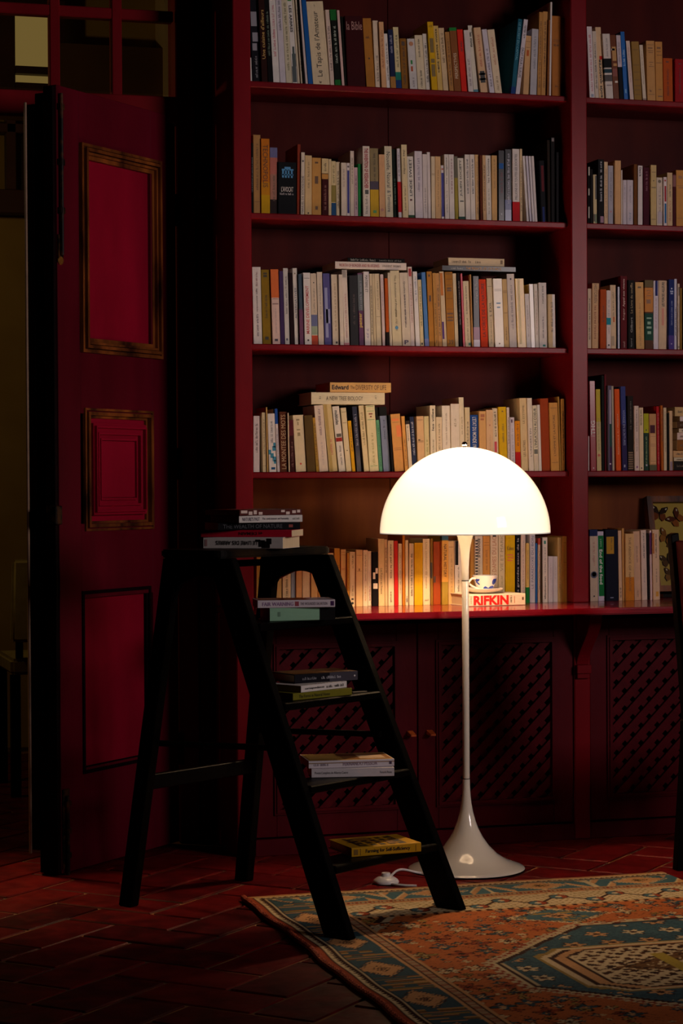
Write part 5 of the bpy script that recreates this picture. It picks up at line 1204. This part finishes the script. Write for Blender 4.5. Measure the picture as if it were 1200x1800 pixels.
on_tread(455, 589, 1066, 1064, z1 + .0349, .0200, .115, 'd4c8d0', [('T', 'FAIR WARNING', 'u', .06, .46, .48, '8c6498'), ('L', .48, .53, .2, .8, '9a4c58'), ('T', 'THE WOUNDED SALVATION', 'u', .55, .90, .36, '5a4c5c'), ('L', .94, .985, .2, .8, '4a2c58')], 'pale lilac book with purple capitals lying on the mint green one', fwd=.08, gloss=True,
         cover_ops=[([(.02, .98, .03, .97)], 'b87868'), ([(.3, .65, .05, .9)], '6a2418'), ([(.68, .95, .05, .95)], 'c8bcc8'), ([(.05, .28, .1, .8)], 'c8907c')])
on_tread(618, 740, 1507, 1497, .1808, .0235, .150, 'c8941c', [('T', 'Farming for Self-Sufficiency', 'u', .20, .84, .52, '201406', .02), ('R', (.12, .92), '5a3c0c'), ('P', [(.2, .8, .03, .09)], '7a5818')], 'yellow hardback with black lettering alone on the lowest tread', hard=True,
         cover_ops=[([(.2 + .13 * (i % 5), .28 + .13 * (i % 5), .1 + .2 * (i // 5), .24 + .2 * (i // 5)) for i in range(20)], '2c1c08'), ([(.1, .9, .48, .52), (.15, .2, .1, .9), (.8, .83, .1, .9)], '3a260c'), ([(.3, .5, .6, .9), (.6, .72, .15, .5)], '8a5c14')])
# pile on the platform: left spine corner by column and distance
ZB = ZP + .0004
PILE_C = LC - LV * .145 + Vector((0, 0, ZP))
def on_top(px, dep_cam, ang_deg, length, thick, dep, col, ops, label, **kw):
    global ZB
    a_ = math.radians(ang_deg); off = Vector((math.cos(a_), math.sin(a_), 0)) * length / 2 + Vector((-math.sin(a_), math.cos(a_), 0)) * dep / 2
    P = at_depth(px, (PILE_C - CAM).dot(FW) + dep_cam - off.dot(FW)); r = flat((P.x, P.y, ZB), math.radians(ang_deg), length, thick, dep, col, ops, label, GL, **kw); ZB += thick + .0004; return r
on_top(357, -.02, -33, .224, .0300, .145, 'd8d0cc', [('T', 'LE LIVRE DES ARBRES', 'd', .16, .68, .36, '181416', .02), ('P', [(.25, .85, .70, .78), (.35, .95, .74, .84), (.1, .6, .80, .86), (.2, .4, .66, .72)], '141012'), ('P', [(.2, .8, .02, .05)], 'b08484')], 'thick white paperback with upside down black title at the bottom of the platform pile')
on_top(353, -.01, -27, .248, .0185, .150, 'b01430', [('T', 'et DEMAIN', 'd', .42, .68, .44, '3a0812', .01)], 'red paperback on the white one in the pile on the ladder platform')
on_top(383, 0.0, 2, .228, .0190, .140, '0c0c10', [('T', 'THE WEALTH OF NATURE', 'u', .06, .78, .55, '44464c'), ('P', [(.3, .7, .86, .91)], '8a2c20')], 'black paperback with grey capitals in the middle of the platform pile', gloss=True)
on_top(420, .0, 20, .205, .0190, .140, 'd8d2cc', [('T', "NATURE'S PAST", 'u', .05, .32, .52, '4a3c54'), ('T', 'The environment and humanity', 'u', .36, .78, .36, '3a2c3c', .01), m_(.84, .97, '9a948c', .3)], 'white paperback just under the topmost book on the ladder platform')
on_top(421, .0, 25, .215, .0150, .150, '5a2c28', [('P', [(.1, .6, .02, .12), (.3, .9, .14, .2), (.1, .8, .22, .27), (.4, .9, .3, .36), (.1, .5, .66, .72), (.4, .9, .74, .8), (.2, .7, .84, .9), (.1, .6, .92, .97)], 'd8c0b4')], 'glossy photo covered paperback topping the pile on the ladder platform', gloss=True,
       cover_ops=[([(.0, 1, .02, .98)], '8a3024'), ([(.02, .4, .05, .5), (.1, .3, .5, .95)], 'c0482c'), ([(.4, .7, .1, .7), (.55, .9, .3, .9)], 'b8a080'), ([(.72, .95, .05, .3), (.3, .42, .7, .95)], 'd8ccc4'), ([(.6, .8, .6, .98)], '5a3c24')])

# ------------------------------------------------------------------ framed butterflies leaning at the back of the right bay
fA = at_y(1133, 860, .20); fB = at_y(1168, 1046, .12)
cT = at_y(1133, 862, .250); cBz = at_y(1172, 1041, .185).z
bf = empty('butterfly_case', (cT.x, .185, cBz), (math.radians(-12.5), 0, 0), 'wood framed case of pinned brown butterflies leaning behind the counter books', 'picture')
FWI, FHT = .34, .322
m = MB(); rect_frame(m, 0, FWI, 0, FHT, .020, -.020, .014); m.obj('frame', M['gilt_wood'], bf)
flat((cT.x + .03, .172, Z_C + .0004), 0, .26, cBz - Z_C - .0052, .085, '0e0a0a', [], 'black book lying flat on the counter under the butterfly case', 'books lying flat on the counter')
MB().box(.016, FWI - .016, .004, .010, .016, FHT - .016).obj('mount_board', M['mount_board'], bf)
MB().box(.018, FWI - .018, -.016, -.014, .018, FHT - .018).obj('glass_pane', M['glass'], bf)
def butterfly(x, z, s, rot, col, col2):
    r = empty('butterfly', (x, -.001, z), (0, rot, 0), parent=bf)
    fore = [(0, .1), (.35, .75), (.95, .95), (1.0, .7), (.75, .2), (.1, -.05)]; hind = [(.05, .0), (.7, .1), (.8, -.4), (.45, -.8), (.1, -.5)]
    for pts, c, nm in ((fore, col, 'fore_wings'), (hind, col2, 'hind_wings')):
        mb = MB()
        for sg in (-1, 1): mb.prism([(sg * a * s, 0, b * s) for a, b in pts], [(sg * a * s, -.0007, b * s) for a, b in pts])
        o = mb.obj(nm, M['cover'], r); o.color = HEX(c)
    mb = MB()
    for sg in (-1, 1): mb.prism([(sg * a * s, -.001, b * s) for a, b in ((.62, .62), (.8, .8), (.86, .66), (.7, .5))], [(sg * a * s, -.0013, b * s) for a, b in ((.62, .62), (.8, .8), (.86, .66), (.7, .5))])
    o = mb.obj('wing_spots', M['cover'], r); o.color = HEX('d8ccc0')
    o = MB().tube([(0, -.0012, -.55 * s), (0, -.0016, 0), (0, -.0012, .45 * s)], [s * .03, s * .07, s * .03], 6).obj('body', M['cover'], r); o.color = HEX('1c0e08')
for (x, z, s, rot, a, b) in ((.048, .265, .030, .15, '2a120c', '7a3a18'), (.108, .248, .030, -.75, '5a2414', '9a5424'), (.066, .185, .028, .4, '8a5424', 'a06428'), (.086, .150, .024, 1.3, '7a5020', '8a5c28'), (.062, .108, .026, -.3, '4a3014', '5a3a18'), (.070, .055, .026, .2, '5a3814', '8a5a24'),
                            (.160, .20, .028, .1, '4a2410', '7a4018'), (.165, .12, .028, -.3, '5a3014', '8a5424'), (.220, .255, .028, .2, '3a1a0e', '7a3c18'), (.225, .17, .028, -.1, '6a3c18', '8a5424'), (.225, .08, .028, .3, '5a3414', '8a5c28'), (.285, .22, .028, .0, '4a2410', '8a4a1c'), (.285, .12, .028, .2, '5a3014', '7a4a20')):
    butterfly(x, z, s, rot, a, b)

# ------------------------------------------------------------------ dark chair at the right edge, turned away from the lamp
cA = at_y(1176, 938, -.62)
ch = empty('side_chair', (cA.x + .106, -.62, 0), (0, 0, 0), 'black wooden side chair with maroon back at the right edge before the counter', 'chair')
zt_ = cA.z
def post_(y0, name, lean=True):
    mb = MB(); x_t = -.10; x_b = -.055
    A = [(x_b, y0, .44), (x_b + .034, y0, .44), (x_b + .034, y0 + .034, .44), (x_b, y0 + .034, .44)]; B = [(x_t, y0, zt_ - .004), (x_t + .024, y0, zt_ + .002), (x_t + .024, y0 + .03, zt_ + .002), (x_t, y0 + .03, zt_ - .004)]
    C = [(x_b - .03, y0, 0.0), (x_b, y0, 0.0), (x_b, y0 + .034, 0.0), (x_b - .03, y0 + .034, 0.0)]
    mb.prism(A, B); mb.prism(C, A); return mb.obj(name, M['black_wood'], ch, bevel=.002)
post_(0, 'back_leg'); post_(-.40, 'back_leg')
MB().prism([(-.050, -.37, .52), (-.030, -.37, .52), (-.030, 0, .52), (-.050, 0, .52)], [(-.088, -.37, zt_ - .02), (-.070, -.37, zt_ - .02), (-.070, 0, zt_ - .02), (-.088, 0, zt_ - .02)]).obj('backrest', M['leather'], ch, bevel=.004)
MB().box(-.060, .38, -.40, .034, .40, .44).obj('seat_frame', M['black_wood'], ch, bevel=.004)
MB().box(-.02, .385, -.395, .03, .44, .485).obj('seat', M['leather'], ch, bevel=.012, segs=2)
for y in (0, -.40): MB().box(.345, .38, y, y + .034, 0, .40).obj('front_leg', M['black_wood'], ch, bevel=.002)

# ------------------------------------------------------------------ chair back in the next room
cz = at_y(19, 985, 1.45); cz2 = at_y(19, 1130, 1.45)
nc = empty('dining_chair', (cz.x + .0, 1.45, 0), label='pale olive upholstered chair glimpsed through the doorway behind the door', cat='chair')
MB().prism([(0, 0, cz2.z), (.40, 0, cz2.z), (.40, .05, cz2.z), (0, .05, cz2.z)], [(.015, .06, cz.z), (.385, .06, cz.z), (.385, .10, cz.z), (.015, .10, cz.z)]).obj('backrest', M['pale_fabric'], nc, bevel=.012, segs=3, smooth=True)
MB().box(.0, .40, .02, .44, cz2.z - .12, cz2.z - .06).obj('seat', M['pale_fabric'], nc, bevel=.012, segs=2)
for x in (.0, .365):
    for y in (.02, .405): MB().box(x, x + .035, y, y + .035, 0, cz2.z - .12).obj('leg', M['black_wood'], nc)
for x in (.02, .36): MB().box(x, x + .025, .02, .045, cz2.z - .06, cz2.z + .02).obj('back_support', M['black_wood'], nc)

# ------------------------------------------------------------------ oriental rug: every knot gets the colour of the woven design
RX0, RY1 = -0.190, -0.655
RCX, RCY, HX, HY = 0.78, -1.74, 0.97, 1.085
rug = empty('rug', (RX0, RY1 - 2 * HY, 0), label='rust and teal oriental rug with medallion under the ladder feet', cat='rug')
def rug_pattern(X, Y):
    def lin(h): return np.array(srgb(h)[:3])
    rust, rust2, teal, teal2, ivory, dark, gold, peach, navy, red = [lin(h) for h in ('b0602f', '8e4a22', '3e5e66', '2e4a54', 'cbb48c', '321409', '94783c', 'c08e5e', '1c2a34', '8a3a1e')]
    a = np.abs(X - RCX); b = np.abs(Y - RCY); ex = HX - a; ey = HY - b
    n = X.shape
    def h2(i, j, k=0.0): return np.modf(np.abs(np.sin(i * 12.9898 + j * 78.233 + k * 37.7) * 43758.5453))[0]
    out = np.empty(n + (3,)); out[:] = rust
    def put(mask, col): out[mask] = col
    # scattered field flowers, three sizes, with dark outlines
    for (cs, k, rr) in ((.085, 1, .030), (.047, 2, .015), (.030, 3, .008)):
        i = np.floor(X / cs); j = np.floor(Y / cs)
        dx = X - (i + .5 + .3 * (h2(i, j, k) - .5)) * cs; dy = Y - (j + .5 + .3 * (h2(j, i, k + 9) - .5)) * cs
        ang = np.arctan2(dy, dx); d = np.hypot(dx, dy); pet = rr * (.75 + .3 * np.cos(ang * np.where(h2(i, j, k + 3) > .5, 4, 6)))
        on = h2(i, j, k + 5) > {1: .35, 2: .55, 3: .72}[k]; c = h2(i, j, k + 7)
        ring = on & (d < pet * 1.18)
        put(ring, dark)
        ins = on & (d < pet * .92)
        put(ins & (c < .3), teal2); put(ins & (c >= .3) & (c < .6), ivory * .9); put(ins & (c >= .6) & (c < .8), gold); put(ins & (c >= .8), red)
        put(on & (d < pet * .35), np.where(c[..., None] < .5, peach, dark)[on & (d < pet * .35)])
    lines = (np.sin(X * 140 + 3 * np.sin(Y * 60)) * np.sin(Y * 120 + 2 * np.sin(X * 80))) > .82
    put(lines, rust2); seam = (np.abs(np.modf((X + Y * .6) / .17)[0]) < .02) & (h2(np.floor(X / .11), np.floor(Y / .11), 8) > .5); put(seam, dark)
    # stepped ivory panel with vines across the ends of the field
    ivb = (ey < .365) & (ey > .2)
    vine = np.abs(np.sin(X * 38) * .028 + .285 - ey) < .006
    fl = ((np.modf(np.abs(X) / .083)[0] - .5) * .083) ** 2 + (ey - .285 - .03 * np.sign(np.sin(X * 38))) ** 2
    put(ivb, ivory * .92); sc = (np.sin(X * 210) * np.sin(ey * 260 + np.sin(X * 50) * 3)) > .55
    put(ivb & sc, gold * .8); put(ivb & vine, dark); put(ivb & (fl < .028 ** 2), dark); put(ivb & (fl < .023 ** 2), np.where((np.sin(X * 75) > 0)[..., None], teal, red)[ivb & (fl < .023 ** 2)]); put(ivb & (fl < .009 ** 2), ivory)
    st = (ey > .355) & (ey < .375) ; put(st, np.where((np.modf(X / .03)[0] % 1 > .5)[..., None], dark, peach)[st])
    # corner steps
    cst = (a + .62 * b > 1.06) & (ey > .375); q = np.floor((a + .62 * b) / .022)
    cs2 = cst & (np.floor(b / .05) % 3 != 0); put(cs2 & (q % 5 == 0), ivory * .75); put(cs2 & (q % 5 == 1), dark); put(cst & (np.floor(b / .05) % 3 == 0) & (h2(np.floor(X / .012), np.floor(Y / .012), 5) > .75), dark)
    # small teal lozenges
    for (ca_, cb_) in ((.25, .595),):
        u = np.abs(a - ca_) / .125 + np.abs(b - cb_) / .085 + .06 * np.sign(np.sin(X * 260)) * np.sign(np.sin(Y * 260))
        put(u < 1.18, ivory); put(u < 1.06, dark); put(u < .98, teal); put((u < .45), dark); put(u < .38, peach); put(u < .15, dark)
        put((u < .9) & (u > .5) & (h2(np.floor(X / .02), np.floor(Y / .02)) > .7), gold)
    # medallion
    qa = np.floor(a / .010) * .010; qb = np.floor(b / .010) * .010
    md = np.maximum.reduce([qa / .58, (qa * .12 + qb * .13) / .0865, (qa * .19 + qb * .18) / .1305, (qa * .02 + qb * .27) / .1242])
    put(md < 1.085, ivory * .8); chk = (np.floor(X / .018) + np.floor(Y / .018)) % 2 == 0; put((md < 1.075) & (md > 1.04) & chk, red); put((md < 1.04) & (md > 1.025), ivory * .9); put((md < 1.025) & (md > 1.0), dark); put(md < 1.0, teal2)
    tv = (h2(np.floor(X / .007), np.floor(Y / .007), 4) > .5); put((md < 1.0) & tv, teal * .85)
    i = np.floor(a / .10); j = np.floor(b / .10); dx = a - (i + .5) * .10; dy = b - (j + .5) * .10; d = np.hypot(dx, dy); an = np.arctan2(dy, dx)
    ros = (md < .97) & (d < .034 * (.8 + .25 * np.cos(an * 6))); put(ros, dark); put((md < .97) & (d < .029 * (.8 + .25 * np.cos(an * 6))), np.where((h2(i, j, 2) > .5)[..., None], peach, ivory * .9)[(md < .97) & (d < .029 * (.8 + .25 * np.cos(an * 6)))]); put((md < .97) & (d < .010), dark)
    mi = np.maximum.reduce([qa / .445, (qa * .075 + qb * .08) / .0445, qb / .205])
    put(mi < 1.10, gold); put(mi < 1.06, ivory); put(mi < 1.02, dark); put(mi < .99, peach); put(mi < .93, dark); put(mi < .91, ivory)
    sp = (np.sin(a * 170) * np.sin(b * 150 + a * 40)) > .35; put((mi < .88) & sp, lin('5a3418')); sp2 = (np.sin(a * 90 + 1) * np.sin(b * 110)) > .55; put((mi < .88) & sp2, dark)
    mc = qa / .33 + qb / .15 + .08 * np.sign(np.sin(X * 200)) * np.sign(np.sin(Y * 200)); put((mc < 1.08) & (mc > .98), dark); put((mc < .98) & (mc > .72), lin('6e4a26')); put((np.abs(a - .20) < .018) & (b < .11 - .3 * np.abs(a - .2)), lin('a89038')); mt = np.maximum(a / .12, b / .085); put(mt < 1, teal2); put(mt < .62, red); put(mt < .45, gold); put(mt < .22, dark)
    # side and end borders
    for (e, s, e0) in ((ex, Y - RCY, .0), (ey, X - RCX, .04)):
        end = e is ey
        inn = (ey < .198) if end else (ex < .208)
        own = inn & ((ey <= ex * .96 + .0) if end else (ex * .96 < ey))
        bw = .198 if end else .208
        put(own, teal2 if not end else teal)
        P_ = .30; t = np.modf(np.abs(s) / P_)[0]; mid = bw * .48
        lz = np.abs(t - .5) * P_ / .075 + np.abs(e - mid) / .050 + .10 * np.sign(np.sin(e * 420)) * np.sign(np.sin(s * 420))
        stripe = np.abs(t - .5) * P_ > .085
        if not end:
            k = np.floor(np.abs(s) / .0135); put(own & stripe, np.where((k % 3 == 0)[..., None], gold * .8, np.where((k % 3 == 1)[..., None], lin('6a4424'), teal2))[own & stripe]); put(own & stripe & (np.modf(np.abs(s) / .027)[0] < .16), peach)
            put(own & stripe & (h2(np.floor(X / .03), np.floor(Y / .012), 6) > .72), teal2)
        else:
            dg = np.modf((s * .9 + (e - mid) * .55 * np.sign(np.sin(s * 10.5))) / .062)[0] % 1; put(own & stripe & (dg < .28), peach); put(own & stripe & (dg > .92), ivory)
            put(own & (np.modf(np.abs(s) / .15)[0] < .06), ivory)
        put(own & (lz < 1.15), dark if not end else ivory); put(own & (lz < 1.05), peach); put(own & (lz < .35), dark); put(own & (lz < .24), gold if end else peach); put(own & (lz < .1), dark)
        o1 = own & (e < .055); put(o1, navy); put(o1 & (e < .050) & (e > .044), ivory * .9); put(o1 & (e < .044) & (e > .036), dark)
        zg = o1 & (e < .036) & (e > .018); put(zg, dark); put(zg & (np.abs(np.modf(np.abs(s) / .016)[0] - .5) * .5 + (e - .020) / .036 < .42) & (e > .020), ivory); put(own & (e < .018), red * 1.2)
        if end: put(own & (e < .020), peach * .8)
        g = own & (e > bw - .045); put(g, dark); put(g & (e < bw - .036), peach); put(g & (e > bw - .010), peach); dd = g & (e > bw - .030) & (e < bw - .014); put(dd, np.where((np.modf(np.abs(s) / .012)[0] > .5)[..., None], red, ivory * .7)[dd])
    # uneven dye, knot by knot and in broad bands across the weave
    g1 = h2(np.floor(X / .0045), np.floor(Y / .0045), 11)[..., None]; ab = (np.sin(Y * 31) * np.sin(Y * 13 + 1.3))[..., None]
    return np.clip(out * (.86 + .2 * g1) * (1 + .07 * ab), 0, 1)
gx = np.arange(-.190, 1.05, .0046); gy = np.arange(-2.50, -.6549, .0046)
GX, GY = np.meshgrid(gx, gy, indexing='ij'); nx, ny = GX.shape
wob = .004 * np.sin(GY * 9.0) + .0025 * np.sin(GY * 23 + 1)
fall = np.clip(1 - (GX + .19) / .25, 0, 1)
PX = GX + wob * fall; PZ = .0085 + .0008 * np.sin(GX * 11 + GY * 7)
co = np.stack([PX - RX0, GY - (RY1 - 2 * HY), PZ], -1).reshape(-1, 3)
idx = np.arange(nx * ny).reshape(nx, ny)
fq = np.stack([idx[:-1, :-1], idx[1:, :-1], idx[1:, 1:], idx[:-1, 1:]], -1).reshape(-1, 4)
me = bpy.data.meshes.new('pile'); me.vertices.add(len(co)); me.vertices.foreach_set('co', co.ravel().astype(np.float32))
me.loops.add(fq.size); me.loops.foreach_set('vertex_index', fq.ravel().astype(np.int32)); me.polygons.add(len(fq)); me.polygons.foreach_set('loop_start', np.arange(0, fq.size, 4, dtype=np.int32)); me.update(calc_edges=True)
colr = rug_pattern(GX, GY).reshape(-1, 3); at = me.color_attributes.new('dye', 'FLOAT_COLOR', 'POINT'); at.data.foreach_set('color', np.concatenate([colr, np.ones((len(colr), 1))], 1).ravel().astype(np.float32))
m, nt, b = new_mat('knotted_wool'); an = nt.nodes.new('ShaderNodeVertexColor'); an.layer_name = 'dye'; nt.links.new(an.outputs[0], b.inputs['Base Color']); b.inputs['Roughness'].default_value = .9; b.inputs['Specular IOR Level'].default_value = .12
tcn = nt.nodes.new('ShaderNodeTexCoord'); nn = nt.nodes.new('ShaderNodeTexNoise'); nn.inputs['Scale'].default_value = 400; nt.links.new(tcn.outputs['Object'], nn.inputs['Vector']); bpn = nt.nodes.new('ShaderNodeBump'); bpn.inputs['Strength'].default_value = .35; bpn.inputs['Distance'].default_value = .002; nt.links.new(nn.outputs['Fac'], bpn.inputs['Height']); nt.links.new(bpn.outputs[0], b.inputs['Normal'])
M['rug'] = m
link('pile', me, m, rug)
MB().box(.002, 1.235, 0.335, 2.168, 0.001, .0070).obj('backing', M['dark_gap'], rug)
sel = []
for i in range(420):
    y = -.655 - i * .0044; sel.append((-.196 - RX0 + .004 * math.sin(y * 9.0) + .0025 * math.sin(y * 23 + 1) + .0012 * math.sin(i * 1.9), y - (RY1 - 2 * HY), .0075))
M['selvedge'] = noise_mat('red_wool_cord', '7c2410', 'b04a22', .9, 90, 3, bump=.6, bump_scale=200)
MB().tube(sel, [.0075 + .0016 * math.sin(i * 1.9) for i in range(420)], 8).obj('selvedge_cord', M['selvedge'], rug, smooth=True)

# ------------------------------------------------------------------ lettering: all texts become flat meshes in one go
tmp = []
for (root, txt, mtx, L, T, c, bold) in pending:
    cu = bpy.data.curves.new('lettering', 'FONT'); cu.body = txt; cu.size = 1.0; cu.resolution_u = 2; cu.offset = bold; cu.align_x = 'LEFT'; cu.fill_mode = 'FRONT'
    o = bpy.data.objects.new('lettering', cu); COL.objects.link(o); tmp.append(o)
dg = bpy.context.evaluated_depsgraph_get(); dg.update()
for o, (root, txt, mtx, L, T, c, bold) in zip(tmp, pending):
    ev = o.evaluated_get(dg); me = bpy.data.meshes.new_from_object(ev)
    n = len(me.vertices); a = np.empty(n * 3, np.float32); me.vertices.foreach_get('co', a); a = a.reshape(-1, 3)
    lo = a.min(0); hi = a.max(0); sz = np.maximum(hi - lo, 1e-4)
    sx_ = L / sz[0]; sy_ = T / sz[1]
    sy_ = min(sy_, sx_ * 2.6)
    a[:, 0] = (a[:, 0] - (lo[0] + hi[0]) / 2) * sx_; a[:, 1] = (a[:, 1] - (lo[1] + hi[1]) / 2) * sy_; a[:, 2] = 0.0002
    me.vertices.foreach_set('co', a.ravel()); me.transform(mtx); me.update()
    me.materials.clear(); me.materials.append(M['ink'])
    lo_ = bpy.data.objects.new('lettering', me); COL.objects.link(lo_); lo_.parent = root; lo_.color = srgb(hx6(c))
for o in tmp:
    cu = o.data; bpy.data.objects.remove(o); bpy.data.curves.remove(cu)
